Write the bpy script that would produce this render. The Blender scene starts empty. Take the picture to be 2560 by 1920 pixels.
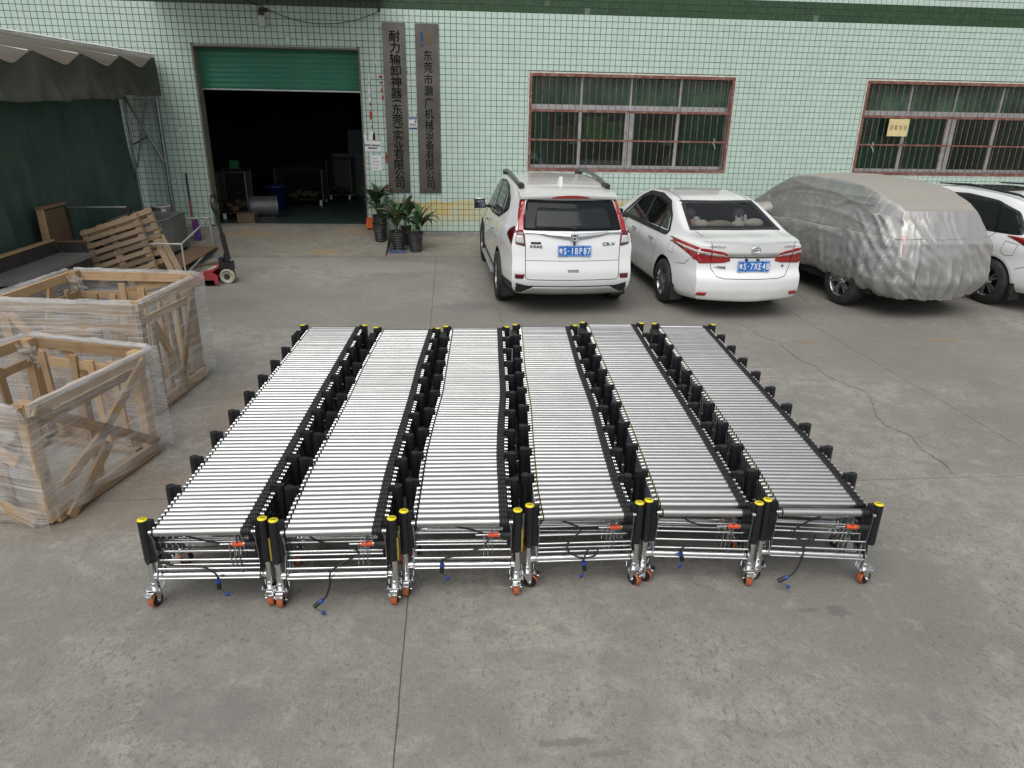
import bpy, bmesh, math, random
import numpy as np
from mathutils import Vector, Matrix, noise
from mathutils.bvhtree import BVHTree
random.seed(7)
R = math.radians
SC = bpy.context.scene
COL = SC.collection

# ---------------------------------------------------------------- camera
CAM_H = 2.38
def camera_axes(pitch, roll, yaw):
    f = Vector((math.sin(yaw)*math.cos(pitch), math.cos(yaw)*math.cos(pitch), -math.sin(pitch)))
    r = Vector((math.cos(yaw), -math.sin(yaw), 0))
    u = r.cross(f)
    return math.cos(roll)*r+math.sin(roll)*u, -math.sin(roll)*r+math.cos(roll)*u, f
cr, cu, cf = camera_axes(R(21.099), R(1.0548), R(5.215))
cam = bpy.data.objects.new('camera', bpy.data.cameras.new('camera'))
COL.objects.link(cam)
mw = Matrix((cr, cu, -cf)).transposed().to_4x4(); mw.translation = (0, 0, CAM_H)
cam.matrix_world = mw
cam.data.sensor_width = 36; cam.data.lens = 1752.7/2560*36
cam.data.clip_start = 0.05; cam.data.clip_end = 400
SC.camera = cam

# ---------------------------------------------------------------- sky, sun, exposure (bright overcast)
SUN_EL, SUN_AZ = R(58), R(205)
w = bpy.data.worlds.new('World'); SC.world = w; w.use_nodes = True
nt = w.node_tree; nt.nodes.clear()
sky = nt.nodes.new('ShaderNodeTexSky'); sky.sky_type = 'NISHITA'; sky.sun_disc = False
sky.sun_elevation = SUN_EL; sky.sun_rotation = SUN_AZ
sky.air_density = 1.0; sky.dust_density = 2.0; sky.ozone_density = 1.0
hs = nt.nodes.new('ShaderNodeHueSaturation'); hs.inputs['Saturation'].default_value = 0.22
bg = nt.nodes.new('ShaderNodeBackground'); bg.inputs['Strength'].default_value = 0.125
out = nt.nodes.new('ShaderNodeOutputWorld')
nt.links.new(sky.outputs[0], hs.inputs['Color']); nt.links.new(hs.outputs[0], bg.inputs['Color']); nt.links.new(bg.outputs[0], out.inputs[0])
sun = bpy.data.objects.new('sun', bpy.data.lights.new('sun', 'SUN')); COL.objects.link(sun)
sun.data.energy = 1.5; sun.data.angle = R(60); sun.data.color = (1.0, 0.975, 0.94)
sd = Vector((math.cos(SUN_EL)*math.sin(SUN_AZ), math.cos(SUN_EL)*math.cos(SUN_AZ), math.sin(SUN_EL)))
sun.rotation_euler = sd.to_track_quat('Z', 'Y').to_euler()
VS = SC.view_settings
VS.view_transform = 'Standard'; VS.look = 'None'; VS.gamma = 1.0; VS.use_curve_mapping = False
VS.exposure = 0.30
SC.cycles.use_denoising = True
SC.cycles.max_bounces = 6; SC.cycles.diffuse_bounces = 3; SC.cycles.glossy_bounces = 4; SC.cycles.transparent_max_bounces = 16
SC.cycles.sample_clamp_indirect = 6.0
SC.cycles.caustics_reflective = False; SC.cycles.caustics_refractive = False

# ---------------------------------------------------------------- materials
MATS = {}
class NT:
    def __init__(s, name):
        s.m = bpy.data.materials.new(name); s.m.use_nodes = True
        s.t = s.m.node_tree; s.t.nodes.clear()
        s.out = s.n('ShaderNodeOutputMaterial')
    def n(s, typ, **kw):
        nd = s.t.nodes.new(typ)
        for k, v in kw.items(): setattr(nd, k, v)
        return nd
    def l(s, a, b): s.t.links.new(a, b)
    def tc(s, which='Object'): return s.n('ShaderNodeTexCoord').outputs[which]
    def pos(s): return s.n('ShaderNodeNewGeometry').outputs['Position']
    def mapping(s, v, scale=(1,1,1), loc=(0,0,0), rot=(0,0,0)):
        m = s.n('ShaderNodeMapping'); s.l(v, m.inputs[0]); m.inputs['Scale'].default_value = scale
        m.inputs['Location'].default_value = loc; m.inputs['Rotation'].default_value = rot
        return m.outputs[0]
    def noise(s, v, scale, detail=4, rough=.55, dist=0):
        n = s.n('ShaderNodeTexNoise'); s.l(v, n.inputs['Vector']); n.inputs['Scale'].default_value = scale
        n.inputs['Detail'].default_value = detail; n.inputs['Roughness'].default_value = rough; n.inputs['Distortion'].default_value = dist
        return n.outputs['Fac']
    def ramp(s, f, stops):
        r = s.n('ShaderNodeValToRGB'); s.l(f, r.inputs[0]); el = r.color_ramp.elements
        while len(el) > 1: el.remove(el[-1])
        for i, (p, c) in enumerate(stops):
            c = (c, c, c, 1) if isinstance(c, (int, float)) else (*c, 1)
            e = el[0] if i == 0 else el.new(p)
            e.position = p; e.color = c
        return r.outputs[0]
    def mix(s, f, a, b, mode='MIX'):
        m = s.n('ShaderNodeMix', data_type='RGBA', blend_type=mode)
        for ix, v in ((0, f), (6, a), (7, b)):
            sock = m.inputs[ix]
            if hasattr(v, 'links') or hasattr(v, 'is_linked'): s.l(v, sock)
            elif isinstance(v, (int, float)): sock.default_value = v if ix == 0 else (v, v, v, 1)
            else: sock.default_value = (*v, 1)
        return m.outputs[2]
    def math(s, op, a, b=0.0, clamp=False):
        m = s.n('ShaderNodeMath', operation=op); m.use_clamp = clamp
        for i, v in enumerate((a, b)):
            if isinstance(v, (int, float)): m.inputs[i].default_value = v
            else: s.l(v, m.inputs[i])
        return m.outputs[0]
    def bsdf(s, col, rough=.5, metal=0., spec=.5, coat=0., bump=None, bstr=.2, bdist=.01):
        b = s.n('ShaderNodeBsdfPrincipled')
        for nm, v in (('Base Color', col), ('Roughness', rough), ('Metallic', metal), ('Specular IOR Level', spec), ('Coat Weight', coat)):
            if isinstance(v, (int, float)): b.inputs[nm].default_value = (v, v, v, 1) if nm == 'Base Color' else v
            elif isinstance(v, tuple): b.inputs[nm].default_value = (*v, 1)
            else: s.l(v, b.inputs[nm])
        if coat: b.inputs['Coat Roughness'].default_value = .06
        if bump is not None:
            bp = s.n('ShaderNodeBump'); s.l(bump, bp.inputs['Height']); bp.inputs['Strength'].default_value = bstr; bp.inputs['Distance'].default_value = bdist
            s.l(bp.outputs[0], b.inputs['Normal'])
        s.l(b.outputs[0], s.out.inputs[0])
        s.b = b
        return s.m

def mat(name, col, rough=.5, metal=0., var=.15, scale=8., bump=.05, bscale=60., spec=.5, coat=0., dirt=None, dscale=3., damt=.5):
    """general painted / plastic / metal material with grain, patchy tone and optional dirt"""
    if name in MATS: return MATS[name]
    k = NT(name); v = k.tc('Object')
    n = k.noise(v, scale, 5)
    lo = tuple(c*(1-var) for c in col); hi = tuple(min(1, c*(1+var)) for c in col)
    c = k.ramp(n, [(.3, lo), (.7, hi)])
    if dirt is not None:
        d = k.ramp(k.noise(k.pos(), dscale, 6, .65), [(.45, 0.), (.7, damt)])
        c = k.mix(d, c, dirt)
    r = k.ramp(k.noise(v, scale*2.3, 4), [(.3, max(0, rough-.08)), (.7, min(1, rough+.08))])
    MATS[name] = k.bsdf(c, r, metal, spec, coat, k.noise(v, bscale, 3) if bump else None, bump, .004)
    return MATS[name]

def wood(name, c1, c2, dark=(.10, .06, .03)):
    if name in MATS: return MATS[name]
    k = NT(name); v = k.tc('Object')
    rnd = k.n('ShaderNodeObjectInfo').outputs['Random']
    cmb = k.n('ShaderNodeCombineXYZ'); k.l(k.math('MULTIPLY', rnd, 37.), cmb.inputs[0]); k.l(k.math('MULTIPLY', rnd, 11.), cmb.inputs[1])
    va = k.n('ShaderNodeVectorMath', operation='ADD'); k.l(v, va.inputs[0]); k.l(cmb.outputs[0], va.inputs[1])
    g = k.noise(k.mapping(va.outputs[0], (1.6, 38, 38)), 1.0, 6, .6, .6)
    c = k.ramp(g, [(.25, c1), (.5, c2), (.72, c1), (.8, tuple(x*.6 for x in c1))])
    kn = k.ramp(k.noise(k.mapping(va.outputs[0], (5, 16, 16)), 1.0, 2), [(.70, 0.), (.78, .75)])
    c = k.mix(kn, c, dark)
    tint = k.ramp(rnd, [(0., (.62, .58, .53)), (.5, (.95, .92, .88)), (1., (1.22, 1.14, 1.02))])
    c = k.mix(1.0, c, tint, 'MULTIPLY')
    st = k.ramp(k.noise(k.pos(), 6, 6, .7), [(.52, 0.), (.75, .45)])
    c = k.mix(st, c, dark)
    MATS[name] = k.bsdf(c, .75, 0, .3, 0, g, .35, .004)
    return MATS[name]

def glass(name, tint, refl=.12, rough=.02):
    if name in MATS: return MATS[name]
    k = NT(name)
    t = k.n('ShaderNodeBsdfTransparent'); t.inputs[0].default_value = (*tint, 1)
    g = k.n('ShaderNodeBsdfGlossy'); g.inputs['Roughness'].default_value = rough
    f = k.n('ShaderNodeFresnel'); f.inputs[0].default_value = 1.5
    fac = k.math('ADD', f.outputs[0], refl, True)
    m = k.n('ShaderNodeMixShader'); k.l(fac, m.inputs[0]); k.l(t.outputs[0], m.inputs[1]); k.l(g.outputs[0], m.inputs[2])
    k.l(m.outputs[0], k.out.inputs[0]); MATS[name] = k.m
    return k.m

# ---------------------------------------------------------------- mesh helpers
class MB:
    def __init__(s): s.v = []; s.f = []; s.mi = []; s.sm = []
    def add(s, verts, faces, mi=0, smooth=False):
        o = len(s.v); s.v += [tuple(p) for p in verts]
        for f in faces: s.f.append([i+o for i in f]); s.mi.append(mi); s.sm.append(smooth)
        return s
    def box(s, lo, hi, mi=0, mtx=None):
        x0, y0, z0 = lo; x1, y1, z1 = hi
        vs = [Vector(p) for p in ((x0,y0,z0),(x1,y0,z0),(x1,y1,z0),(x0,y1,z0),(x0,y0,z1),(x1,y0,z1),(x1,y1,z1),(x0,y1,z1))]
        if mtx is not None: vs = [mtx @ p for p in vs]
        return s.add(vs, [(0,3,2,1),(4,5,6,7),(0,1,5,4),(1,2,6,5),(2,3,7,6),(3,0,4,7)], mi)
    def cbox(s, c, d, mi=0, mtx=None):
        return s.box([c[i]-d[i]/2 for i in range(3)], [c[i]+d[i]/2 for i in range(3)], mi, mtx)
    def bar(s, p0, p1, w, h, mi=0, up=(0,0,1)):
        p0 = Vector(p0); p1 = Vector(p1); L = (p1-p0).length
        return s.box((0, -w/2, -h/2), (L, w/2, h/2), mi, frame(p0, p1, up))
    def tube(s, pts, r, n=10, mi=0, cap=True, closed=False):
        pts = [Vector(p) for p in pts]; rings = []; m = len(pts)
        rr = r if isinstance(r, (list, tuple)) else [r]*m
        up = None
        for i, p in enumerate(pts):
            a = pts[(i-1) % m] if (i > 0 or closed) else p; b = pts[(i+1) % m] if (i < m-1 or closed) else p
            t = (b-a).normalized()
            if up is None: up = Vector((0,0,1)) if abs(t.z) < .9 else Vector((1,0,0))
            x = t.cross(up).normalized(); up = x.cross(t).normalized()
            rings.append([p + rr[i]*(math.cos(2*math.pi*k/n)*x + math.sin(2*math.pi*k/n)*up) for k in range(n)])
        vs = [q for rg in rings for q in rg]; fs = []
        for i in range(m if closed else m-1):
            j = (i+1) % m
            for k in range(n): fs.append((i*n+k, i*n+(k+1)%n, j*n+(k+1)%n, j*n+k))
        s.add(vs, fs, mi, True)
        if cap and not closed:
            s.add(rings[0], [tuple(range(n-1, -1, -1))], mi); s.add(rings[-1], [tuple(range(n))], mi)
        return s
    def lathe(s, prof, n=24, axis='Z', c=(0,0,0), mi=0, mis=None, smooth=True):
        """prof: list of (radius, height)"""
        vs = []
        for r, h in prof:
            for k in range(n):
                a = 2*math.pi*k/n; x, y = r*math.cos(a), r*math.sin(a)
                p = {'Z': (x, y, h), 'X': (h, x, y), 'Y': (y, h, x)}[axis]
                vs.append((p[0]+c[0], p[1]+c[1], p[2]+c[2]))
        for i in range(len(prof)-1):
            fs = [(i*n+k, i*n+(k+1)%n, (i+1)*n+(k+1)%n, (i+1)*n+k) for k in range(n)]
            if i == 0: base = len(s.v); s.v += vs
            for f in fs: s.f.append([q+base for q in f]); s.mi.append(mis[i] if mis else mi); s.sm.append(smooth)
        return s
    def prism(s, poly, lo, hi, axis='Z', mi=0, mtx=None):
        """extrude a 2-D polygon; axis X: poly=(y,z), Y: poly=(x,z), Z: poly=(x,y)"""
        def P(p, h): return {'Z': (p[0],p[1],h), 'Y': (p[0],h,p[1]), 'X': (h,p[0],p[1])}[axis]
        n = len(poly); vs = [Vector(P(p, lo)) for p in poly]+[Vector(P(p, hi)) for p in poly]
        if mtx is not None: vs = [mtx @ p for p in vs]
        return s.add(vs, [tuple(range(n-1,-1,-1)), tuple(range(n, 2*n))]+[(i, (i+1)%n, n+(i+1)%n, n+i) for i in range(n)], mi)
    def grid(s, fn, nu, nv, mi=0, smooth=True):
        vs = [fn(i/nu, j/nv) for j in range(nv+1) for i in range(nu+1)]
        return s.add(vs, [(j*(nu+1)+i, j*(nu+1)+i+1, (j+1)*(nu+1)+i+1, (j+1)*(nu+1)+i) for j in range(nv) for i in range(nu)], mi, smooth)
    def mesh(s, name, mats, fix=True, weld=0.):
        me = bpy.data.meshes.new(name); me.from_pydata(s.v, [], s.f)
        for m in (mats if isinstance(mats, (list, tuple)) else [mats]): me.materials.append(m)
        me.polygons.foreach_set('material_index', s.mi); me.polygons.foreach_set('use_smooth', s.sm)
        if fix or weld:
            b = bmesh.new(); b.from_mesh(me)
            if weld: bmesh.ops.remove_doubles(b, verts=b.verts, dist=weld)
            if fix: bmesh.ops.recalc_face_normals(b, faces=b.faces)
            b.to_mesh(me); b.free()
        me.update(); return me
    def build(s, name, mats, parent=None, loc=None, fix=True, **kw):
        return obj(name, s.mesh(name, mats, fix, **kw), parent, loc)

def frame(p0, p1, up=(0,0,1)):
    x = (Vector(p1)-Vector(p0)).normalized(); u = Vector(up)
    if abs(x.dot(u.normalized())) > .98: u = Vector((0,1,0))
    y = u.cross(x).normalized(); z = x.cross(y)
    m = Matrix((x, y, z)).transposed().to_4x4(); m.translation = p0
    return m

def obj(name, me, parent=None, loc=None, mtx=None):
    o = bpy.data.objects.new(name, me); COL.objects.link(o)
    if parent is not None: o.parent = parent
    if mtx is not None: o.matrix_local = mtx
    elif loc is not None: o.location = loc
    return o
def tag(o, label=None, cat=None, group=None, kind=None):
    if label: o['label'] = label
    if cat: o['category'] = cat
    if group: o['group'] = group
    if kind: o['kind'] = kind
    return o
def thing(name, label, cat, loc=(0,0,0), rotz=0., group=None):
    o = bpy.data.objects.new(name, None); COL.objects.link(o); o.empty_display_size = .1
    o.location = loc; o.rotation_euler = (0, 0, rotz)
    return tag(o, label, cat, group)
def beam(name, p0, p1, w, h, m, parent, up=(0,0,1), bev=0.):
    """one straight timber / rail as its own object, long axis = local X"""
    p0 = Vector(p0); p1 = Vector(p1); L = (p1-p0).length
    b = MB().box((-L/2, -w/2, -h/2), (L/2, w/2, h/2))
    mt = frame((p0+p1)/2, p1+(p1-p0), up); mt.translation = (p0+p1)/2
    return obj(name, b.mesh(name, m, False), parent, mtx=mt)
def rod(name, pts, r, m, parent, n=10):
    return MB().tube(pts, r, n).build(name, m, parent)
def copy_tree(o, parent=None):
    c = o.copy(); COL.objects.link(c)
    if parent is not None: c.parent = parent
    for ch in o.children: copy_tree(ch, c)
    return c
def sharpen(me, ang=.6):
    b = bmesh.new(); b.from_mesh(me)
    for f in b.faces: f.smooth = True
    for e in b.edges:
        e.smooth = not (len(e.link_faces) == 2 and e.calc_face_angle(0) > ang)
    b.to_mesh(me); b.free()
def text_mesh(txt, size, m, extrude=.001, offset=0., sx=1., spacing=1.):
    bold, offset = offset, 0.
    c = bpy.data.curves.new('lettering', 'FONT'); c.body = txt; c.size = size; c.extrude = extrude; c.offset = offset
    c.align_x = 'CENTER'; c.align_y = 'CENTER'; c.space_character = spacing; c.resolution_u = 4
    o = bpy.data.objects.new('lettering', c); COL.objects.link(o)
    dg = bpy.context.evaluated_depsgraph_get()
    me = bpy.data.meshes.new_from_object(o.evaluated_get(dg)); me.name = 'lettering'
    bpy.data.objects.remove(o); bpy.data.curves.remove(c)
    n = len(me.vertices)
    if n:
        co = np.empty(n*3); me.vertices.foreach_get('co', co); co = co.reshape(-1, 3)
        co[:, 0] *= sx
        co[:, :2] -= (co[:, :2].max(0)+co[:, :2].min(0))/2
        me.vertices.foreach_set('co', co.ravel()); me.update()
        if bold:                             # heavier strokes: the glyph again, nudged sideways
            bm = bmesh.new()
            for q, (dx, dy) in enumerate(((0, 0), (bold, 0), (-bold, 0), (0, bold*.7), (0, -bold*.7))):
                n0 = len(bm.verts); bm.from_mesh(me); bm.verts.ensure_lookup_table()
                for v in bm.verts[n0:]: v.co.x += dx; v.co.y += dy; v.co.z += q*.00012
            bm.to_mesh(me); bm.free(); me.update()
    me.materials.clear(); me.materials.append(m)
    return me
FACE_S = Matrix.Rotation(R(90), 4, 'X')        # text facing -y
def put_text(txt, size, m, p, parent, name='lettering', rot=None, **kw):
    mt = Matrix.Translation(p) @ (rot if rot is not None else FACE_S)
    return obj(name, text_mesh(txt, size, m, **kw), parent, mtx=mt)
def boolean(o, cutter, op='DIFFERENCE'):
    md = o.modifiers.new('cut', 'BOOLEAN'); md.object = cutter; md.operation = op; md.solver = 'EXACT'
    dg = bpy.context.evaluated_depsgraph_get()
    me = bpy.data.meshes.new_from_object(o.evaluated_get(dg))
    o.modifiers.clear(); old = o.data; o.data = me; bpy.data.meshes.remove(old)
    bpy.data.objects.remove(cutter)
# ================================================================ SETTING
S = 0.108; WY = 14.484; X0 = -0.2626; Z0 = 4.119
# ---- concrete of the yard: mottled, pitted, broom-finished
def concrete(name, base, lines=True, stains_and_shade=()):
    k = NT(name); p = k.pos()
    big = k.noise(p, .45, 3, .6); mid = k.noise(p, 2.2, 5, .65, .4); fine = k.noise(p, 38, 3, .7); grit = k.noise(p, 190, 1, .6)
    c = k.ramp(big, [(.32, tuple(x*.62 for x in base)), (.5, base), (.68, tuple(x*1.28 for x in base))])
    c = k.mix(k.ramp(mid, [(.35, .75), (.60, 0.)]), c, tuple(x*.66 for x in base))
    warm = k.ramp(k.math('ADD', k.math('MULTIPLY', big, .6), k.math('MULTIPLY', mid, .4)), [(.52, 0.), (.66, .5)])
    c = k.mix(warm, c, (base[0]*1.05, base[1]*.93, base[2]*.76))
    blot = k.noise(p, 8.5, 4, .62, .3)
    c = k.mix(k.ramp(blot, [(.36, .75), (.52, 0.)]), c, tuple(x*.70 for x in base)); c = k.mix(k.ramp(blot, [(.56, 0.), (.72, .5)]), c, tuple(min(1, x*1.25) for x in base))
    c = k.mix(k.ramp(fine, [(.38, .45), (.54, 0.)]), c, tuple(x*.60 for x in base))
    c = k.mix(k.ramp(grit, [(.55, 0.), (.72, .55)]), c, tuple(min(1, x*1.6) for x in base))
    # dark freckles where the surface has worn, irregular and in patches
    clus = k.ramp(k.noise(p, 1.1, 4, .65, .4), [(.36, .10), (.60, 1.)])
    sp1 = k.ramp(k.noise(k.mapping(p, (1, .55, 1), rot=(0, 0, .35)), 40, 2, .55), [(.585, 0.), (.645, 1.)])
    sp2 = k.ramp(k.noise(k.mapping(p, (1, .7, 1), rot=(0, 0, -.2)), 105, 1, .5), [(.60, 0.), (.68, 1.)])
    pitm = k.math('MULTIPLY', k.math('MAXIMUM', sp1, k.math('MULTIPLY', sp2, .8)), clus)
    c = k.mix(k.math('MULTIPLY', pitm, .55), c, tuple(x*.40 for x in base))
    # pale scrapes
    scr = k.ramp(k.noise(k.mapping(p, (1, 7, 1), rot=(0, 0, .5)), 1.3, 4, .75), [(.60, 0.), (.72, .5)])
    scr = k.math('MULTIPLY', scr, k.ramp(big, [(.48, 0.), (.62, 1.)]))
    c = k.mix(scr, c, tuple(min(1, x*1.75) for x in base))
    h = fine
    if lines:
        wv = k.n('ShaderNodeTexWave', wave_type='BANDS', bands_direction='X'); k.l(k.mapping(p, (1, .12, 1)), wv.inputs['Vector'])
        wv.inputs['Scale'].default_value = 14.; wv.inputs['Distortion'].default_value = 1.6; wv.inputs['Detail'].default_value = 1; wv.inputs['Detail Scale'].default_value = .5
        lm = k.math('MULTIPLY', wv.outputs['Fac'], k.ramp(big, [(.62, 0.), (.36, 1.)][::-1]))
        c = k.mix(k.math('MULTIPLY', lm, .13), c, tuple(x*.45 for x in base))
    sep = k.n('ShaderNodeSeparateXYZ'); k.l(p, sep.inputs[0])
    warp = fine
    for (sx, sy, rx, ry, col, amt) in stains_and_shade:
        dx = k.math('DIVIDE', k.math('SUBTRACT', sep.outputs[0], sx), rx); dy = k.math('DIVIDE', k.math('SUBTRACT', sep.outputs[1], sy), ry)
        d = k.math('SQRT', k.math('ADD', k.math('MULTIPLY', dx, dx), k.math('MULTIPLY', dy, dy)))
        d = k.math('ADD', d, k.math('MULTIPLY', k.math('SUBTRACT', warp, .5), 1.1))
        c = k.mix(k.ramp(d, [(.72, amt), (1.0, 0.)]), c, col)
    return k.bsdf(c, k.ramp(mid, [(.3, .72), (.7, .92)]), 0, .35, 0, h, .55, .006)
dk = (.145, .14, .127)
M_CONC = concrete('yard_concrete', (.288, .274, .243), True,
    [(2.14, 3.05, .075, .06, dk, .8), (1.98, 3.07, .07, .02, dk, .6), (0.48, 2.28, .16, .025, dk, .65), (0.65, 2.21, .12, .02, dk, .5), (2.22, 2.30, .06, .04, dk, .4),
     (-2.49, 4.55, .8, .6, (.20, .145, .10), .45), (-1.84, 6.07, .5, .9, (.21, .16, .11), .35), (-3.47, 9.76, 1.0, .5, (.13, .12, .105), .5), (-1.19, 2.55, .35, .2, dk, .35),
     (0.22, 9.65, .5, .25, (.12, .12, .125), .5), (-3.25, 12.57, 1.5, .4, (.30, .285, .25), .5), (-1.08, 12.14, 1.1, .5, (.31, .29, .25), .5), (3.47, 9.65, .7, .4, dk, .5), (5.85, 9.43, .9, .4, dk, .5), (1.63, 10.19, .8, .7, dk, .45),
     (1.6, 10.6, 1.6, 1.9, (.15, .143, .125), .6), (4.0, 10.4, 1.7, 1.9, (.15, .143, .125), .6), (6.9, 10.3, 1.9, 2.0, (.15, .143, .125), .6), (1.5, 8.9, 4.5, .9, (.19, .182, .16), .55), (5.5, 7.6, 3., 1.2, (.20, .19, .165), .45), (-3.4, 10.0, 1.6, 1.5, (.19, .175, .148), .5), (-1.2, 10.2, 1.6, 1.3, (.21, .20, .172), .45)])  # broad dark patches: dirty concrete, with the shade of the cars painted in
M_JOINT = concrete('joint_filler', (.15, .143, .127), False)
M_APRON = concrete('apron_concrete', (.285, .262, .215), False,
    [(-3.9, 14.1, .5, .18, (.33, .22, .09), .55), (-2.3, 13.2, .28, .13, (.33, .22, .09), .6), (-3.2, 13.9, .9, .2, (.24, .2, .15), .5), (-1.9, 14.2, .4, .1, (.33, .22, .09), .5), (-4.4, 13.4, .5, .3, (.2, .17, .13), .4)])
YZ = -.20                                        # the yard falls away from the building
def zg(y):
    if y < 8.78: return YZ
    if y < 13.0: return YZ+.09*(y-8.78)/4.22
    return -.11+.13*min(1, (y-13.0)/1.48)
ground = MB().box((-200, -120, -.9), (200, 260, YZ-.005)).build('ground', M_JOINT); tag(ground, kind='structure')
gx = [-15.55, -10.46, -5.37, -.27, 4.82, 9.92, 15.02]; gy = [-4.05, .23, 4.51, 8.78, 12.985]
for a, b in zip(gx, gx[1:]):
    for c0, d0 in zip(gy, gy[1:]):
        e = .0035; bb = MB()
        def edge(p, q, n=60):      # worn, slightly irregular slab edges
            out_ = []
            for i in range(n):
                t = i/n; x = p[0]+(q[0]-p[0])*t; y = p[1]+(q[1]-p[1])*t
                j = noise.noise((x*2.1, y*2.1, 3.3))*.007+noise.noise((x*11, y*11, 1.3))*.004
                out_.append((x+(j if p[0] == q[0] else 0), y+(j if p[1] == q[1] else 0)))
            return out_
        A = (a+e, c0+e); B = (b-e, c0+e); C_ = (b-e, d0-e); D_ = (a+e, d0-e)
        poly = edge(A, B)+edge(B, C_)+edge(C_, D_)+edge(D_, A)
        cx, cy = (a+b)/2, (c0+d0)/2; n = len(poly)
        bb.add([(x-cx, y-cy, zg(y)-.03) for x, y in poly]+[(x-cx, y-cy, zg(y)) for x, y in poly], [tuple(range(n-1, -1, -1)), tuple(range(n, 2*n))]+[(i, (i+1) % n, n+(i+1) % n, n+i) for i in range(n)])
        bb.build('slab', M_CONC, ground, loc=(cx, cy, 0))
sb = MB().prism([(8.78, YZ-.006), (13.0, -.116), (14.6, -.02), (14.6, -.6), (8.78, -.6)], -60, 60, 'X').build('sub_base', M_JOINT); tag(sb, kind='structure')
# crack across one slab
ck = [(3.87, 8.73), (3.90, 8.18), (4.03, 7.97), (3.97, 7.59), (3.98, 7.28), (4.05, 7.05), (4.01, 6.81), (4.07, 6.58), (4.18, 6.29), (4.13, 6.08), (4.01, 5.85), (3.92, 5.64), (3.91, 5.43), (4.01, 5.26), (3.93, 4.99), (3.95, 4.77), (3.90, 4.53)]
def crack(pts, wd, name='crack'):
    fine = []
    for (x0, y0), (x1, y1) in zip(pts, pts[1:]):
        for i in range(6):
            t = i/6; fine.append((x0+(x1-x0)*t+random.uniform(-.012, .012), y0+(y1-y0)*t))
    vs = []; fs = []
    for i, (x, y) in enumerate(fine):
        q = wd*(.35+random.random()*.9); vs += [(x-q, y, zg(y)+.003), (x+q, y+.004, zg(y)+.003)]
        if i: fs.append((2*i-2, 2*i-1, 2*i+1, 2*i))
    return MB().add(vs, fs).build(name, M_JOINT, ground)
crack(ck, .0045); crack([(.56, 9.8), (.67, 9.4), (.65, 9.05), (.74, 8.8)], .004)
crack([(5.4, 10.4), (5.3, 9.75), (5.0, 9.2), (4.83, 8.8)], .003)
# worn yellow parking paint
k = NT('worn_yellow_paint'); p = k.pos()
tr = k.n('ShaderNodeBsdfTransparent'); bs = k.n('ShaderNodeBsdfPrincipled'); bs.inputs['Base Color'].default_value = (.42, .30, .12, 1); bs.inputs['Roughness'].default_value = .85
ms = k.n('ShaderNodeMixShader'); k.l(k.math('MULTIPLY', k.ramp(k.noise(p, 1.6, 6, .7), [(.50, 0.), (.66, .8)]), k.ramp(k.noise(p, 40, 3), [(.4, 0.3), (.6, 1.)])), ms.inputs[0]); k.l(tr.outputs[0], ms.inputs[1]); k.l(bs.outputs[0], ms.inputs[2]); k.l(ms.outputs[0], k.out.inputs[0])
M_YEL = k.m
for q in (((4.0, 7.90), (9.8, 8.02)), ((4.84, 8.9), (4.94, 11.5)), ((9.95, 8.9), (10.05, 12.8))):
    MB().add([(q[0][0], q[0][1], zg(q[0][1])+.004), (q[1][0], q[0][1], zg(q[0][1])+.004), (q[1][0], q[1][1], zg(q[1][1])+.004), (q[0][0], q[1][1], zg(q[1][1])+.004)], [(0, 1, 2, 3)]).build('painted_line', M_YEL, ground)
# sloping apron in front of the door and the hall floor
ap = MB().prism([(13.0, -.3), (14.78, -.3), (14.78, .215), (14.48, .20), (13.0, -.095)], -5.2, -1.19, 'X').build('apron', M_APRON); tag(ap, kind='structure')
ap2 = MB().prism([(13.0, -.3), (14.489, -.3), (14.489, .022), (13.0, -.108)], -1.165, 14, 'X').build('apron_strip', M_APRON); tag(ap2, kind='structure')
tag(MB().prism([(13.0, -.3), (14.489, -.3), (14.489, .022), (13.0, -.108)], -14, -5.225, 'X').build('apron_strip', M_APRON), kind='structure')
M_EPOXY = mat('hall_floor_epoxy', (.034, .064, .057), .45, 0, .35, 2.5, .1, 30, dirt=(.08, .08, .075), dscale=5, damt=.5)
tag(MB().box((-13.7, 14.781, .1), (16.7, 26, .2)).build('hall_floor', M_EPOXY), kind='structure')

# ================================================================ FACTORY BUILDING
DOOR = (-4.63, -1.62, .2, 3.45); WINS = [(1.55, 5.59, 1.32, 3.11), (8.30, 12.34, 1.32, 3.11)]
bld = thing('factory_building', 'factory building faced with pale mint square tiles and a dark green band', 'building', (0, WY, 0))
def BL(p): return (p[0], p[1]-WY, p[2])
# tiles
k = NT('mint_tile'); p = k.pos()
sn = k.n('ShaderNodeVectorMath', operation='SNAP'); sh = k.n('ShaderNodeVectorMath', operation='SUBTRACT'); k.l(p, sh.inputs[0]); sh.inputs[1].default_value = (X0, 0, Z0)
k.l(sh.outputs[0], sn.inputs[0]); sn.inputs[1].default_value = (S, 50, S)
wn = k.n('ShaderNodeTexWhiteNoise'); k.l(sn.outputs[0], wn.inputs[0])
c = k.ramp(wn.outputs['Value'], [(0., (.48, .61, .53)), (.5, (.50, .63, .55)), (1., (.52, .645, .565))])
sep = k.n('ShaderNodeSeparateXYZ'); k.l(p, sep.inputs[0]); zz = sep.outputs[2]; xx = sep.outputs[0]
nz = k.noise(p, 2.2, 4, .68)
bandm = k.ramp(k.math('ADD', zz, k.math('MULTIPLY', nz, .5)), [(.50, 0.), (.78, 1.), (1.02, 1.), (1.38, 0.)])
bandm = k.math('MULTIPLY', bandm, k.ramp(nz, [(.36, .30), (.60, 1.)]))
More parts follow.
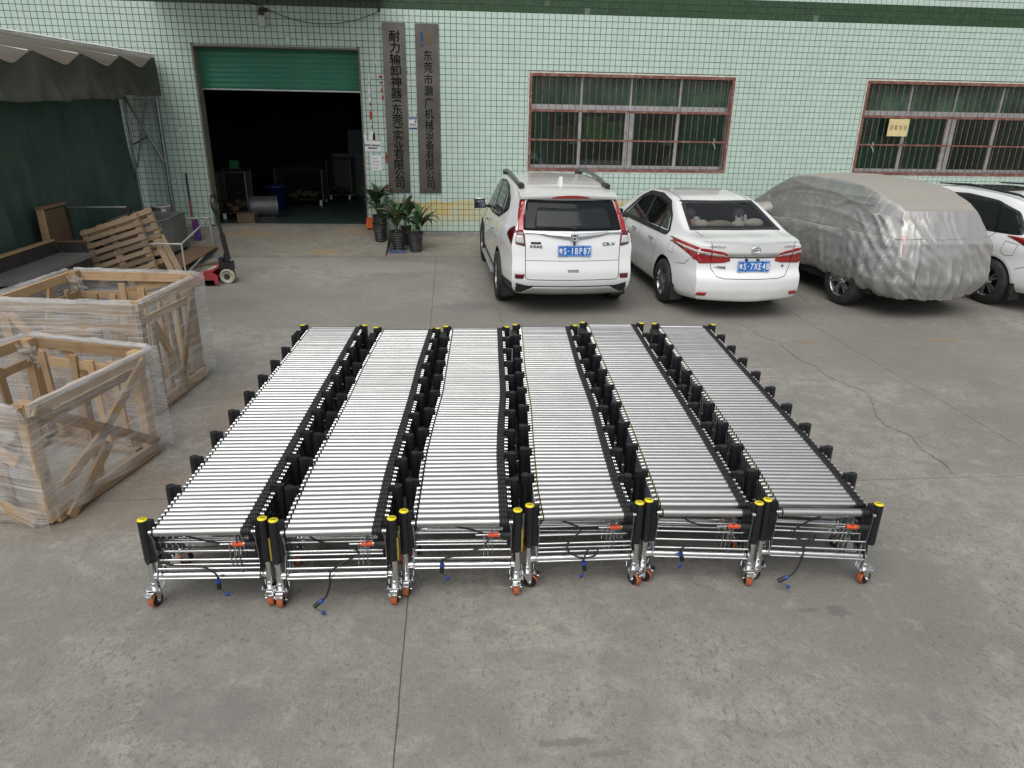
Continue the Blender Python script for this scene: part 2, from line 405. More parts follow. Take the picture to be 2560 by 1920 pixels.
bandm = k.math('MULTIPLY', bandm, k.ramp(k.math('MULTIPLY', k.math('ADD', xx, 14.), 1/40), [(.31, 0.), (.34, 1.)]))
c = k.mix(k.math('MULTIPLY', bandm, .95), c, (.62, .46, .13))
grime = k.ramp(nz, [(.50, 0.), (.78, .22)])
c = k.mix(grime, c, (.37, .43, .38))
streak = k.ramp(k.noise(k.mapping(p, (9, 1, .35)), 1.0, 3, .65), [(.60, 0.), (.78, .22)])
c = k.mix(streak, c, (.38, .42, .36))
M_TILE = k.bsdf(c, k.ramp(nz, [(.3, .22), (.7, .42)]), 0, .5)
k = NT('green_band_tile'); p = k.pos()
sn = k.n('ShaderNodeVectorMath', operation='SNAP'); sh = k.n('ShaderNodeVectorMath', operation='SUBTRACT'); k.l(p, sh.inputs[0]); sh.inputs[1].default_value = (X0, 0, Z0)
k.l(sh.outputs[0], sn.inputs[0]); sn.inputs[1].default_value = (S, 50, S)
wn = k.n('ShaderNodeTexWhiteNoise'); k.l(sn.outputs[0], wn.inputs[0])
c = k.ramp(wn.outputs['Value'], [(0., (.016, .052, .018)), (.985, (.026, .07, .026)), (.994, (.028, .072, .028)), (.997, (.20, .25, .20))])
M_BAND = k.bsdf(c, .3, 0, .5)
M_GROUT = mat('dark_grout', (.050, .066, .058), .9, 0, .4, 6, 0)
M_BANDGROUT = mat('pale_grout', (.20, .26, .19), .9, 0, .3, 6, 0)
M_PLASTER = mat('grey_cement_plaster', (.26, .255, .235), .9, 0, .25, 6, .3, 40)
M_RIM = mat('whitewashed_reveal', (.62, .63, .56), .85, 0, .2, 8, .2, 40, dirt=(.35, .25, .18), dscale=6, damt=.5)
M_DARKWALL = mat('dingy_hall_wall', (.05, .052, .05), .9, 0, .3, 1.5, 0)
TOP = 6.2; TH = .30
wb = MB(); y0, y1 = .006, TH
xs = [-14, DOOR[0], DOOR[1], WINS[0][0], WINS[0][1], WINS[1][0], WINS[1][1], 17]
wb.box((xs[0], y0, -.3), (xs[1], y1, TOP)); wb.box((xs[1], y0, DOOR[3]), (xs[2], y1, TOP)); wb.box((xs[2], y0, 0), (xs[3], y1, TOP))
for i in (3, 5):
    W = WINS[(i-3)//2]
    wb.box((xs[i], y0, 0), (xs[i+1], y1, W[2])); wb.box((xs[i], y0, W[3]), (xs[i+1], y1, TOP)); wb.box((xs[i+1], y0, 0), (xs[i+2], y1, TOP))
wall = wb.build('wall', M_GROUT, bld, fix=False)
bg_ = MB().box((-14, .0035, Z0-.002), (17, .0055, Z0+3*S)).build('band_backing', M_BANDGROUT, wall, fix=False)
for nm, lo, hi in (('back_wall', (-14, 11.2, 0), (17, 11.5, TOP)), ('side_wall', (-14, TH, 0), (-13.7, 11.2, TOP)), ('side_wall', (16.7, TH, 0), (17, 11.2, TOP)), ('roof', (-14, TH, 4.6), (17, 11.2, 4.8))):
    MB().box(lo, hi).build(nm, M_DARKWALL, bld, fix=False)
# tiles: one mesh for the many, single objects for those that show largest
G = .0058; TV = {}; rest = MB(); singles = []
def tile_geo(w_, h_):
    a, b = w_/2, h_/2; ch = .004
    return [(-a, 0, -b), (a, 0, -b), (a, 0, b), (-a, 0, b), (-a+ch, -.008, -b+ch), (a-ch, -.008, -b+ch), (a-ch, -.008, b-ch), (-a+ch, -.008, b-ch)], [(4,5,6,7), (0,1,5,4), (1,2,6,5), (2,3,7,6), (3,0,4,7)]
band = MB(); TF = None
for r_ in range(-18, 37):
    for c_ in range(-126, 158):
        ax, bx = X0+c_*S+G/2, X0+(c_+1)*S-G/2; bz, az = Z0-r_*S-G/2, Z0-(r_+1)*S+G/2
        ok = True
        for (q0, q1, q2, q3) in [DOOR]+WINS:
            m_ = .028 if q0 > 0 else 0.
            q0 -= m_; q1 += m_; q2 -= .0; q3 += m_
            if bx > q0 and ax < q1 and bz > q2 and az < q3:
                cand = [(ax, min(bx, q0), az, bz), (max(ax, q1), bx, az, bz), (ax, bx, max(az, q3), bz), (ax, bx, az, min(bz, q2))]
                cand = [t for t in cand if t[1]-t[0] > .015 and t[3]-t[2] > .015]
                if not cand: ok = False; break
                ax, bx, az, bz = max(cand, key=lambda t: (t[1]-t[0])*(t[3]-t[2]))
        if not ok: continue
        jit = random.uniform(-.0012, .0012)
        full = abs(bx-ax-S+G) < 1e-6 and abs(bz-az-S+G) < 1e-6
        cx, cz = (ax+bx)/2, (az+bz)/2
        if -3 <= r_ <= -1: v_, f_ = tile_geo(bx-ax, bz-az); band.add([(x+cx, y+jit, z+cz) for x, y, z in v_], f_); continue
        if full and 1 <= c_ <= 15 and 3 <= r_ < 23: singles.append((cx, jit, cz)); continue
        v_, f_ = tile_geo(bx-ax, bz-az); rest.add([(x+cx, y+jit, z+cz) for x, y, z in v_], f_)
v_, f_ = tile_geo(S-G, S-G); tme = MB().add(v_, f_).mesh('tile', M_TILE, False)
for q in singles[:300]: obj('tile', tme, wall, q)
for q in singles[300:]: rest.add([(x+q[0], y+q[1], z+q[2]) for x, y, z in v_], f_)
tag(rest.build('wall_tiles', M_TILE, wall, fix=False), kind='stuff')
tag(band.build('band_tiles', M_BAND, wall, fix=False), kind='stuff')
MB().box((-1.62, -.012, -.1), (14, .004, .118)).build('skirting', M_PLASTER, bld)
MB().box((-14, -.012, -.1), (-4.63, .004, .118)).build('skirting', M_PLASTER, bld)
# door reveal, shutter
M_JAMB = mat('brown_grey_reveal_tile', (.19, .185, .16), .6, 0, .25, 9, .2, 30, dirt=(.30, .22, .08), dscale=4, damt=.5)
for nm, lo, hi in (('door_jamb', (-4.632, .0, .2), (-4.60, .30, 3.452)), ('door_jamb', (-1.65, .0, .2), (-1.618, .30, 3.452)), ('door_head', (-4.60, .0, 3.42), (-1.65, .30, 3.452))):
    MB().box(lo, hi).build(nm, M_JAMB, bld)
M_SHUT = mat('green_shutter_paint', (.035, .21, .125), .45, 0, .12, 3, .06, 30, dirt=(.07, .16, .11), dscale=2.5, damt=.5)
sh_ = MB().box((-4.60, .252, 3.36), (-1.65, .30, 3.42)).build('roller_shutter', M_SHUT, bld)
sm = MB().prism([(.0, .0), (.0, .012), (-.006, .022), (-.013, .045), (-.006, .066), (0, .074), (0, .0845), (.012, .0845), (.012, 0)], -1.475, 1.475, 'X').mesh('slat', M_SHUT)
for i in range(8): obj('slat', sm, sh_, (-3.125, .255, 2.725+i*.0848))
MB().box((-4.60, .243, 2.70), (-1.65, .279, 2.725)).build('bottom_rail', mat('zinc_rail', (.42, .43, .42), .4, .8, .2), sh_)
# windows
M_RED = mat('oxide_red_paint', (.17, .055, .040), .65, 0, .25, 20, .2, 60, dirt=(.40, .33, .28), dscale=14, damt=.55)
M_ALU = mat('dull_aluminium', (.46, .455, .45), .45, .55, .15, 6, .05, 40, dirt=(.25, .24, .22), dscale=8, damt=.45)
def dusty_glass(name, tint, lo, hi, d0, d1):
    k = NT(name)
    t_ = k.n('ShaderNodeBsdfTransparent'); t_.inputs[0].default_value = (*tint, 1); g_ = k.n('ShaderNodeBsdfGlossy'); g_.inputs['Roughness'].default_value = .04
    n_ = k.noise(k.mapping(k.pos(), (1.6, 1, .8)), 1.3, 4, .6)
    d_ = k.n('ShaderNodeBsdfDiffuse'); k.l(k.ramp(n_, [(.3, lo), (.7, hi)]), d_.inputs[0])
    m1 = k.n('ShaderNodeMixShader'); k.l(k.ramp(n_, [(.35, d0), (.65, d1)]), m1.inputs[0]); k.l(t_.outputs[0], m1.inputs[1]); k.l(d_.outputs[0], m1.inputs[2])
    f_ = k.n('ShaderNodeFresnel'); m2 = k.n('ShaderNodeMixShader'); k.l(f_.outputs[0], m2.inputs[0]); k.l(m1.outputs[0], m2.inputs[1]); k.l(g_.outputs[0], m2.inputs[2]); k.l(m2.outputs[0], k.out.inputs[0])
    return k.m
M_WGLASS = dusty_glass('green_window_glass', (.62, .82, .74), (.02, .05, .04), (.05, .10, .08), .08, .25)
M_WFROST = dusty_glass('frosted_green_glass', (.5, .72, .62), (.03, .075, .052), (.085, .17, .115), .35, .85)
def window(W, tie):
    x0, x1, z0, z1 = W; zt = 2.47; yy = .11; b = MB()
    def fr(lo, hi): b.box(lo, hi)
    fr((x0, yy, z0), (x0+.05, yy+.07, z1)); fr((x1-.05, yy, z0), (x1, yy+.07, z1)); fr((x0+.05, yy, z0), (x1-.05, yy+.07, z0+.06)); fr((x0+.05, yy, z1-.05), (x1-.05, yy+.07, z1))
    fr((x0+.05, yy-.004, zt), (x1-.05, yy+.07, zt+.09))
    wn_ = b.build('window', M_ALU, bld)
    n = 4; wp = (x1-x0-.1)/n
    for i in range(1, n):
        x = x0+.05+i*wp
        MB().box((x-.018, yy-.002, zt+.09), (x+.018, yy+.06, z1-.05)).build('mullion', M_ALU, wn_)
        if i == 2:
            MB().box((x-.085, yy+.002, z0+.06), (x-.006, yy+.05, zt)).build('sash_stile', M_ALU, wn_); MB().box((x+.006, yy-.006, z0+.06), (x+.10, yy+.045, zt)).build('sash_stile', M_ALU, wn_)
        else: MB().box((x-.032, yy+.002, z0+.06), (x+.032, yy+.05, zt)).build('sash_stile', M_ALU, wn_)
    MB().box((x0+.05, yy-.01, z0+.055), (x1-.05, yy+.05, z0+.115)).build('sash_rail', M_ALU, wn_)
    for i in range(n):
        xa, xb = x0+.05+i*wp+.02, x0+.05+(i+1)*wp-.02
        MB().box((xa, yy+.03, zt+.09), (xb, yy+.036, z1-.05)).build('pane', M_WFROST, wn_, fix=False)
        MB().box((xa, yy+.026+(.012 if i in (1, 2) else 0), z0+.10), (xb, yy+.031+(.012 if i in (1, 2) else 0), zt)).build('pane', M_WGLASS, wn_, fix=False)
    # red security grille, flush with the wall face
    g = MB(); f = .05
    g.box((x0, -.022, z0), (x0+f, .02, z1)); g.box((x1-f, -.022, z0), (x1, .02, z1)); g.box((x0+f, -.022, z0), (x1-f, .02, z0+.05)); g.box((x0+f, -.022, z1-.055), (x1-f, .02, z1))
    g.box((x0+f, -.018, zt-.045), (x1-f, .012, zt-.002)); g.box((x0+f, -.016, 1.895), (x1-f, .010, 1.925))
    g.build('grille_frame', M_RED, wn_)
    nb = 31; bm_ = MB().tube([(0, 0, 0), (0, 0, z1-z0-.1)], .006, 6).mesh('bar', M_RED)
    for i in range(1, nb):
        o = obj('bar', bm_, wn_, (x0+i*(x1-x0)/nb+random.uniform(-.004, .004), -.002, z0+.045)); o.rotation_euler = (0, random.uniform(-.003, .003), 0)
    rm = MB(); rm.box((x0-.026, -.0105, z0), (x0, .28, z1)); rm.box((x1, -.0105, z0), (x1+.026, .28, z1)); rm.box((x0-.026, -.0105, z1), (x1+.026, .28, z1+.026)); rm.box((x0-.026, -.012, z0-.03), (x1+.026, .28, z0))
    rm.build('reveal', M_RIM, wn_)
    # twist of white wire
    tx, tz = tie
    MB().tube([(tx, -.03, tz+.06), (tx+.02, -.035, tz+.01), (tx-.01, -.03, tz-.02), (tx+.03, -.035, tz-.08), (tx+.05, -.03, tz-.14)], .006, 5).build('wire_tie', mat('white_wire', (.7, .7, .68), .5), wn_)
window(WINS[0], (5.28, 1.92)); window(WINS[1], (8.62, 1.90))
# things inside, behind the windows
M_CURT = mat('teal_curtain_cloth', (.075, .30, .235), .8, 0, .25, 6, .1, 40)
def curtain(x0, x1, z0, z1, label, grp='teal curtains behind the barred windows'):
    nf = max(3, int((x1-x0)/.11))
    o = MB().grid(lambda u, v: (x0+(x1-x0)*u, 14.72+.035*math.sin(u*nf*6.28+.6*math.sin(v*4))+.01*math.sin(u*37), z1+(z0-z1)*v), nf*8, 12).build('curtain', M_CURT)
    tag(o, label, 'curtain', grp)
curtain(1.58, 1.95, 1.2, 3.1, 'narrow teal curtain at the left end of the barred window above the parked suv')
curtain(4.72, 5.55, 1.2, 3.1, 'gathered teal curtain at the right end of the barred window above the white sedan')
curtain(8.32, 10.2, 1.2, 3.1, 'wide teal curtain behind the barred window with the yellow notice')
M_CARD = [mat('orange_carton', (.62, .22, .11), .8), mat('yellow_carton', (.66, .56, .22), .8), mat('brown_carton', (.36, .27, .14), .8)]
for i, (x, z, wd, h, m_, lab) in enumerate([(2.15, 1.901, .42, .27, 0, 'orange carton on the rack shelf, left of its neighbour'), (2.58, 1.901, .13, .48, 0, 'taller orange carton on the rack behind the window'), (2.75, 1.901, .42, .45, 1, 'dull yellow carton on the rack just right of the blue post'), (3.2, 1.901, .5, .36, 1, 'wide dull yellow carton in the middle of the rack'), (3.98, 1.901, .55, .22, 2, 'low brown carton on the rack right of the centre sash'), (4.55, 1.901, .3, .25, 1, 'small yellow carton on the rack next to the gathered curtain')]):
    o = MB().box((0, 0, 0), (wd, .35, h)); o.box((-.004, -.004, h*.78), (wd+.004, .354, h), 0); o = o.build('carton', M_CARD[m_], loc=(x, 15.05, z)); tag(o, lab, 'carton', 'cartons on the rack behind the window')
M_BLUE = mat('blue_rack_steel', (.02, .09, .17), .5)
rk = thing('storage_rack', 'blue steel storage rack standing behind the barred window', 'rack', (1.9, 15.0, .2))
for x in (0.0, .72, 1.9, 2.7):
    for y in (0, .45): MB().box((x, y, 0), (x+.06, y+.05, 2.6)).build('post', M_BLUE, rk)
for z in (.4, 1.05, 1.66, 2.3): MB().box((-.02, -.01, z), (2.8, .5, z+.04)).build('shelf', M_BLUE, rk)
for x in (.55, 2.5): MB().box((x, -.02, 1.62), (x+.2, -.012, 1.69)).build('shelf_tag', mat('pale_tag', (.5, .6, .45), .7), rk)
# ================================================================ SIGNS, NOTICES, DOOR CANOPY
k = NT('brushed_sign_steel'); v = k.tc('Object')
br = k.noise(k.mapping(v, (300, 1, 2)), 1, 2)
sm_ = k.noise(k.pos(), 2.1, 4, .6)
M_SIGN = k.bsdf(k.ramp(sm_, [(.3, (.115, .106, .094)), (.7, (.185, .172, .152))]), k.ramp(br, [(.3, .30), (.7, .36)]), 1.0, .5)
M_INK = mat('black_sign_lettering', (.008, .008, .009), .7, 0, .1, 8, 0, spec=.12)
def sign(x0, x1, label, txt, size, wide, zt, pitch, off, sx=1.):
    t = thing('company_sign', label, 'sign', ((x0+x1)/2, WY-.008, .88), 0, 'tall steel company signs beside the door')
    h = 3.01; wd = x1-x0; b = MB(); b.box((-wd/2, -.030, 0), (wd/2, 0, h)); b.box((-wd/2+.012, -.034, .012), (wd/2-.012, -.030, h-.012))
    b.build('plate', M_SIGN, t)
    for sx_ in (-1, 1):
        for z in (.72, 1.45, 2.2): MB().tube([(sx_*(wd/2+.012), -.018, z), (sx_*(wd/2+.012), 0, z)], .010, 6).build('stud', mat('stud_steel', (.2, .2, .19), .4, .9), t)
    for ch, z in zip(txt, zt):
        if ch in '()':
            put_text(ch, size*.95, M_INK, (.01, -.0355, z), t, rot=FACE_S @ Matrix.Rotation(R(-90), 4, 'Z'), offset=off); continue
        put_text(ch, size, M_INK, (.01, -.0355, z), t, offset=off, sx=sx)
    return t
sign(-1.19, -.77, 'brushed steel sign with bold black characters, the one nearer the doorway', '耐力输卸神器(东莞)实业有限公司', .200, 1, [3.01*(1-(y-80)/618) for y in (125, 164, 205, 245, 285, 325, 353, 382, 420, 447, 478, 518, 553, 590, 627, 664)], 0, .0050, 1.05)
s2 = sign(-.59, -.165, 'brushed steel sign with slim characters under a blue and orange logo', '东莞市灏广机械设备有限公司', .195, 1, [3.01*(1-(y-83)/617) for y in (192, 234, 276, 317, 359, 400, 440, 478, 515, 553, 591, 628, 666)], 0, .0030, .90)
M_LB = mat('logo_blue', (.012, .045, .16), .4, 0, .05, 5, 0); M_LO = mat('logo_orange', (.16, .085, .03), .4, 0, .05, 5, 0)
# logo: blue H bar and orange G sweep
lg = MB(); lg.prism([(-.115, 2.70), (-.075, 2.70), (-.075, 2.87), (-.115, 2.87)], -.036, -.0345, 'Y'); lg.prism([(-.075, 2.765), (-.03, 2.785), (-.03, 2.805), (-.075, 2.79)], -.036, -.0345, 'Y'); lg.build('logo', M_LB, s2)
arc = [(.045+.07*math.cos(a), 2.785+.08*math.sin(a)) for a in [R(50+i*15) for i in range(19)]]; arc2 = [(.045+.038*math.cos(a), 2.785+.045*math.sin(a)) for a in [R(50+i*15) for i in range(19)]][::-1]
lo_ = MB(); lo_.prism(arc+arc2, -.036, -.0345, 'Y'); lo_.prism([(.04, 2.77), (.12, 2.77), (.12, 2.79), (.04, 2.79)], -.0365, -.0345, 'Y'); lo_.build('logo', M_LO, s2)
put_text('灏广', .06, M_LB, (-.07, -.0355, 2.645), s2, offset=.001)
M_PAPER = mat('white_paper', (.74, .76, .75), .8, 0, .08, 8, .05)
def notice(x, z, wd, h, label, rows, rot=0., m_=None, title=None):
    t = thing('notice', label, 'notice', (x, WY-.0095, z)); t.rotation_euler = (0, rot, 0)
    MB().grid(lambda u, v: (wd*(u-.5), -.002-.004*math.sin(u*3.1)*math.sin(v*2.6), h*(v-.5)), 8, 8).build('sheet', m_ or M_PAPER, t)
    if title:
        for i, tx in enumerate(title): put_text(tx, .034, M_INK, (0, -.0085, h*.08-i*.052), t, offset=.0012)
    for (zz_, a, b_) in rows:
        for j in range(int((b_-a)/.016)): MB().box((a+j*.016, -.0086, zz_), (a+j*.016+random.uniform(.007, .013), -.0078, zz_+.010)).build('print', M_INK, t)
    return t
notice(-1.465, 1.745, .30, .20, 'white paper notice with two lines of bold text beside the doorway', [], .01, None, ['非公司人员禁止进入', '请自觉出示！'])
notice(-1.415, 1.435, .195, .285, 'smaller white paper sheet of fine print below the other notice', [(.08, -.06, .05), (.02, -.07, .07), (-.04, -.07, .07), (-.10, -.07, .04)], -.015)
po = thing('police_notice', 'small blue and white police sticker between the two steel signs', 'sticker', (-.68, WY-.0095, 2.18))
MB().box((-.075, -.003, -.11), (.075, 0, .11)).build('sheet', M_PAPER, po)
MB().box((-.073, -.0045, .062), (.073, -.003, .108)).build('header', mat('police_blue', (.02, .05, .22), .5), po)
MB().box((-.073, -.0045, -.108), (.073, -.003, -.085)).build('footer', MATS['police_blue'], po)
put_text('POLICE', .036, M_PAPER, (0, -.0055, .085), po)
MB().prism([(.025, .01), (.065, .01), (.065, .05), (.025, .03)], -.0045, -.003, 'Y').build('emblem', MATS['police_blue'], po)
for i, zz_ in enumerate((-.02, -.04, -.06)): MB().box((-.06, -.0045, zz_), (.06, -.003, zz_+.009)).build('print', M_INK if i else mat('sticker_red', (.45, .05, .04), .5), po)
# remains of torn red and white paper beside the door
M_RP = mat('torn_red_paper', (.42, .035, .03), .8, 0, .3, 20, .05)
for (x, z, a, b_, m_) in [(-1.50, 3.2, .03, .10, 0), (-1.33, 3.22, .02, .12, 0), (-1.47, 2.95, .035, .16, 0), (-1.48, 2.75, .05, .22, 0), (-1.26, 2.98, .06, .05, 1), (-1.25, 2.88, .05, .03, 1), (-1.24, 2.75, .035, .08, 1), (-1.23, 2.62, .035, .09, 1), (-1.48, 2.55, .06, .10, 0), (-1.47, 2.50, .03, .06, 1), (-1.47, 2.30, .045, .15, 1), (-1.46, 2.10, .02, .06, 1), (-1.235, 2.07, .02, .04, 1), (-1.47, 1.92, .12, .18, 0), (-1.43, 1.90, .04, .22, 1), (-1.26, 1.88, .03, .1, 0), (-1.215, 1.53, .028, .18, 1), (-1.235, .98, .08, .1, 1), (-1.225, .96, .03, .06, 0), (-1.60, 1.88, .05, .25, 0), (-2.9, 3.55, .06, .08, 0), (-2.6, 3.58, .04, .05, 0), (-5.02, 1.98, .03, .07, 0), (-5.0, 1.88, .02, .03, 0)]:
    n = 9; poly = []
    for i in range(n):
        an = 2*math.pi*i/n; rr = .5*(.55+random.random()*.6); poly.append((x+a*rr*math.cos(an)*1.3, z+b_*rr*math.sin(an)*1.3))
    MB().prism(poly, -.0125, -.0105, 'Y').build('paper_scrap', M_RP if m_ else M_PAPER, bld)
# hand-lettered yellow notice hung on the second grille
ny = thing('yellow_notice', 'pale yellow board with hollow brown characters hung on the window bars', 'notice', (9.10, WY-.03, 2.245))
MB().box((-.215, -.010, -.165), (.215, -.002, .165)).build('board', mat('yellow_card', (.66, .55, .28), .7, 0, .12, 6, .05), ny)
M_BRN = mat('brown_outline_ink', (.16, .08, .03), .7, 0, .2, 9, 0)
for i, ch in enumerate('访客车位'): put_text(ch, .105, M_BRN, (-.147+i*.099, -.0115, 0), ny, sx=.75)
# canopy over the door with its brackets
M_CAN = mat('weathered_canopy_sheet', (.16, .15, .13), .8, 0, .3, 3, .1, 30); M_RUST = mat('rusty_bracket_steel', (.09, .065, .05), .8, .3, .4, 20, .3, 60)
cn = thing('door_canopy', 'weathered sheet canopy on rusty brackets above the roller door', 'canopy', (-3.2, WY, 4.2))
MB().grid(lambda u, v: (-2.0+4.0*u, -3.1*v-.01, .26+.20*v+.018*math.sin(u*40*3.14)), 160, 2).build('sheet', M_CAN, cn)
MB().grid(lambda u, v: (2.0+.03*math.sin(v*9)+.012, -3.1*v-.01, .20+.20*v+.09*u+.02*math.sin(v*31)), 3, 16).build('torn_edge', mat('pale_torn_edge', (.62, .61, .52), .8), cn)
for x in (-1.98, -.0, 1.97):
    MB().bar((x, -.004, .16), (x, -3.05, .42), .03, .04).build('bracket_arm', M_RUST, cn); MB().bar((x, -.02, -.10 if x > 1 else .02), (x, -.55, .20), .03, .03).build('bracket_brace', M_RUST, cn); MB().box((x-.02, -.03, -.14 if x > 1 else -.04), (x+.02, -.011, .24)).build('bracket_plate', M_RUST, cn)
lp = thing('wall_lamp', 'white cylinder lamp hanging under the door canopy with trailing cable', 'lamp', (-3.30, WY, 3.86))
MB().lathe([(0, -.11), (.05, -.105), (.068, -.08), (.068, .05), (.05, .075), (0, .08)], 18, 'Z', (0, -.13, 0)).build('shade', mat('frosted_lamp_glass', (.62, .63, .62), .35, 0, .05), lp)
MB().lathe([(.02, .07), (.05, .08), (.05, .15), (.02, .16)], 14, 'Z', (0, -.13, 0)).build('socket', M_RUST, lp)
MB().box((-.04, -.13, .15), (.10, -.011, .20)).build('bracket', M_RUST, lp)
MB().tube([(.1+.0*i, 0, 0) if i < 0 else (.1+2.0*i/14, -.10, .18-.30*(1-((i-7)/7)**2)*.75+.03*i/14) for i in range(15)], .006, 5).build('cable', M_INK, lp)
MB().tube([(.1, -.1, .18), (-.2, -.12, .30), (-.5, -.13, .42)], .006, 5).build('cable', M_INK, lp)

# ================================================================ POTTED PLANTS
k = NT('dracaena_leaf'); v = k.tc('UV'); o_ = k.tc('Object')
rnd = k.n('ShaderNodeObjectInfo').outputs['Random']
c = k.ramp(k.noise(k.mapping(o_, (60, 2, 2)), 1, 4), [(.3, (.028, .075, .024)), (.7, (.07, .15, .045))])
c = k.mix(k.ramp(rnd, [(0., 0.), (1., .75)]), c, (.035, .065, .045))
M_LEAF = k.bsdf(c, .38, 0, .5)
M_DEAD = mat('withered_leaf', (.15, .12, .07), .8, 0, .3, 10, .1)
M_POT = mat('black_plastic_pot', (.022, .023, .024), .45, 0, .3, 10, .05, dirt=(.12, .11, .10), dscale=9, damt=.4); M_SOIL = mat('potting_soil', (.035, .028, .02), .95, 0, .4, 40, .8, 60)
def leaf_mesh(L, wd, droop, seed):
    rn = random.Random(seed); n = 9; vs = []; fs = []
    x = z = 0.; ang = 1.25
    for i in range(n+1):
        t = i/n; w_ = wd*(math.sin(math.pi*min(1, t*1.02+.06))**.75)*(1-.25*t)
        w_ = max(w_, .0015)
        vs += [(x, -w_/2, z+w_*.12), (x, 0, z-w_*.10), (x, w_/2, z+w_*.12)]
        if i: a = 3*(i-1); fs += [(a, a+1, a+4, a+3), (a+1, a+2, a+5, a+4)]
        ang -= droop*(.35+t*1.3)/n; x += math.cos(ang)*L/n; z += math.sin(ang)*L/n
    return MB().add(vs, fs, 0, True).mesh('leaf', M_LEAF, False)
LEAVES = [leaf_mesh(.44, .11, 1.4, 1), leaf_mesh(.52, .115, 2.2, 2), leaf_mesh(.42, .10, 2.9, 3), leaf_mesh(.48, .125, .8, 4), leaf_mesh(.48, .09, 3.4, 5)]
def plant(loc, label, stem, nleaf, seed, lean=(0, 0), sc=1., pot_r=.15, pot_h=.30):
    rn = random.Random(seed); t = thing('potted_plant', label, 'potted plant', loc, 0, 'potted plants by the doorway')
    pr_ = [(.70*pot_r, 0)]
    for i in range(8):
        a = i/8; r_ = pot_r*(.70+.27*a); pr_ += [(r_+.004, pot_h*(a+.02)), (r_+.006, pot_h*(a+.06)), (r_-.003, pot_h*(a+.085)), (r_-.003, pot_h*(a+.11))]
    pr_ += [(pot_r*1.04, pot_h*.985), (pot_r*1.06, pot_h), (pot_r*.98, pot_h), (pot_r*.95, pot_h*.9)]
    MB().lathe(pr_, 28).build('pot', M_POT, t)
    MB().lathe([(pot_r*.96, pot_h*.9), (pot_r*.5, pot_h*.92), (0, pot_h*.91)], 20).build('soil', M_SOIL, t)
    for s_ in range(stem):
        bx, by = rn.uniform(-.05, .05), rn.uniform(-.05, .05); hh = rn.uniform(.10, .26)*sc
        top = (bx+lean[0]+rn.uniform(-.04, .04), by+lean[1]+rn.uniform(-.03, .03), pot_h+hh)
        MB().tube([(bx, by, pot_h*.88), ((bx+top[0])/2+.01, (by+top[1])/2, pot_h+hh*.5), top], [.016, .013, .010], 7).build('stem', mat('stem_green', (.09, .10, .05), .7), t)
        for j in range(nleaf):
            o = obj('leaf', LEAVES[rn.choice([0, 0, 1, 2, 3, 3, 4])], t, (top[0], top[1], top[2]-rn.uniform(0, .12)*sc))
            o.rotation_euler = (rn.uniform(-.25, .25), rn.uniform(-.35, .35), j*2.4+rn.uniform(-.4, .4)); q = sc*rn.uniform(.75, 1.1); o.scale = (q, q, q)
            if rn.random() < .08: o.data = o.data.copy(); o.data.materials[0] = M_DEAD
    return t
plant((-1.36, 14.12, .128), 'bushy potted plant on the ramp right against the door jamb', 3, 15, 11, (-.02, 0), 1.15, .15, .36)
plant((-1.33, 13.74, .052), 'potted plant on the ramp edge, leaves drooping over its ribbed pot', 2, 11, 5, (-.05, -.04), .9, .145, .34)
plant((-.97, 13.40, -.062), 'potted plant on the blue tray at the foot of the ramp', 2, 13, 3, (0, 0), 1.0, .155, .36)
plant((-.65, 13.36, -.076), 'potted plant with long upright leaves nearest the parked suv', 2, 9, 8, (.08, 0), 1.2, .150, .355)
plant((-.82, 13.86, -.032), 'potted plant at the back, pressed against the wall behind the others', 2, 12, 21, (.0, 0), 1.15, .14, .34)
bt = MB(); bt.box((-1.14, 13.2, -.09), (-.83, 13.62, -.062)); bt.box((-1.14, 13.2, -.062), (-1.12, 13.62, -.035)); bt.box((-1.12, 13.2, -.062), (-.83, 13.215, -.035))
o = bt.build('plastic_tray', mat('blue_tray_plastic', (.06, .08, .17), .5, dirt=(.2, .2, .2), dscale=12, damt=.4)); tag(o, 'shallow blue plastic tray on the ground beside the ramp', 'tray')
ob = MB().prism([(-1.66, .205), (-1.53, .205), (-1.535, .40), (-1.645, .40)], 14.30, 14.42, 'Y').build('orange_box', mat('orange_plastic', (.62, .11, .02), .5)); tag(ob, 'small bright orange box standing by the door jamb', 'box')

# ================================================================ CANVAS SHELTER on the left
M_CANV = mat('faded_olive_canvas', (.082, .072, .052), .85, 0, .15, 2, .1, 80, dirt=(.115, .102, .08), dscale=1.2, damt=.5)
M_VAL = mat('dark_olive_canvas', (.072, .073, .056), .8, 0, .18, 3, .12, 70)
M_CURG = mat('dark_green_tarpaulin', (.055, .098, .076), .42, 0, .25, 1.6, .10, 40)
M_PIPE = mat('galvanised_pipe', (.28, .285, .30), .4, .8, .2, 10, .05)
sh = thing('canvas_shelter', 'folding canvas shelter with olive roof and dark green side curtain against the wall', 'shelter', (-5.3, 11., 0))
def SL(p): return (p[0]+5.3, p[1]-11., p[2])
EX = -5.22; hoops = [6.3, 7.6, 8.9, 10.2, 11.5, 12.8, 14.1]
def eave(y):   # sag between the hoops
    for a, b_ in zip(hoops, hoops[1:]):
        if a <= y <= b_:
            t = (y-a)/(b_-a); return -.16*(t/.66 if t < .66 else (1-t)/.34)
    return 0.
def ez(y): return 3.02+.165*(y-10.2)/3.9
def roof_pt(u, v):
    y = 6.3+u*7.98; s = min(1, v/.22); x = EX-3.6*v
    sag = eave(y)*(1-s)**1.6
    return SL((x, y, ez(y)+.53*v*1.0+sag+.03*math.sin(v*9)*(1-abs(2*((u*6.14) % 1)-1))))
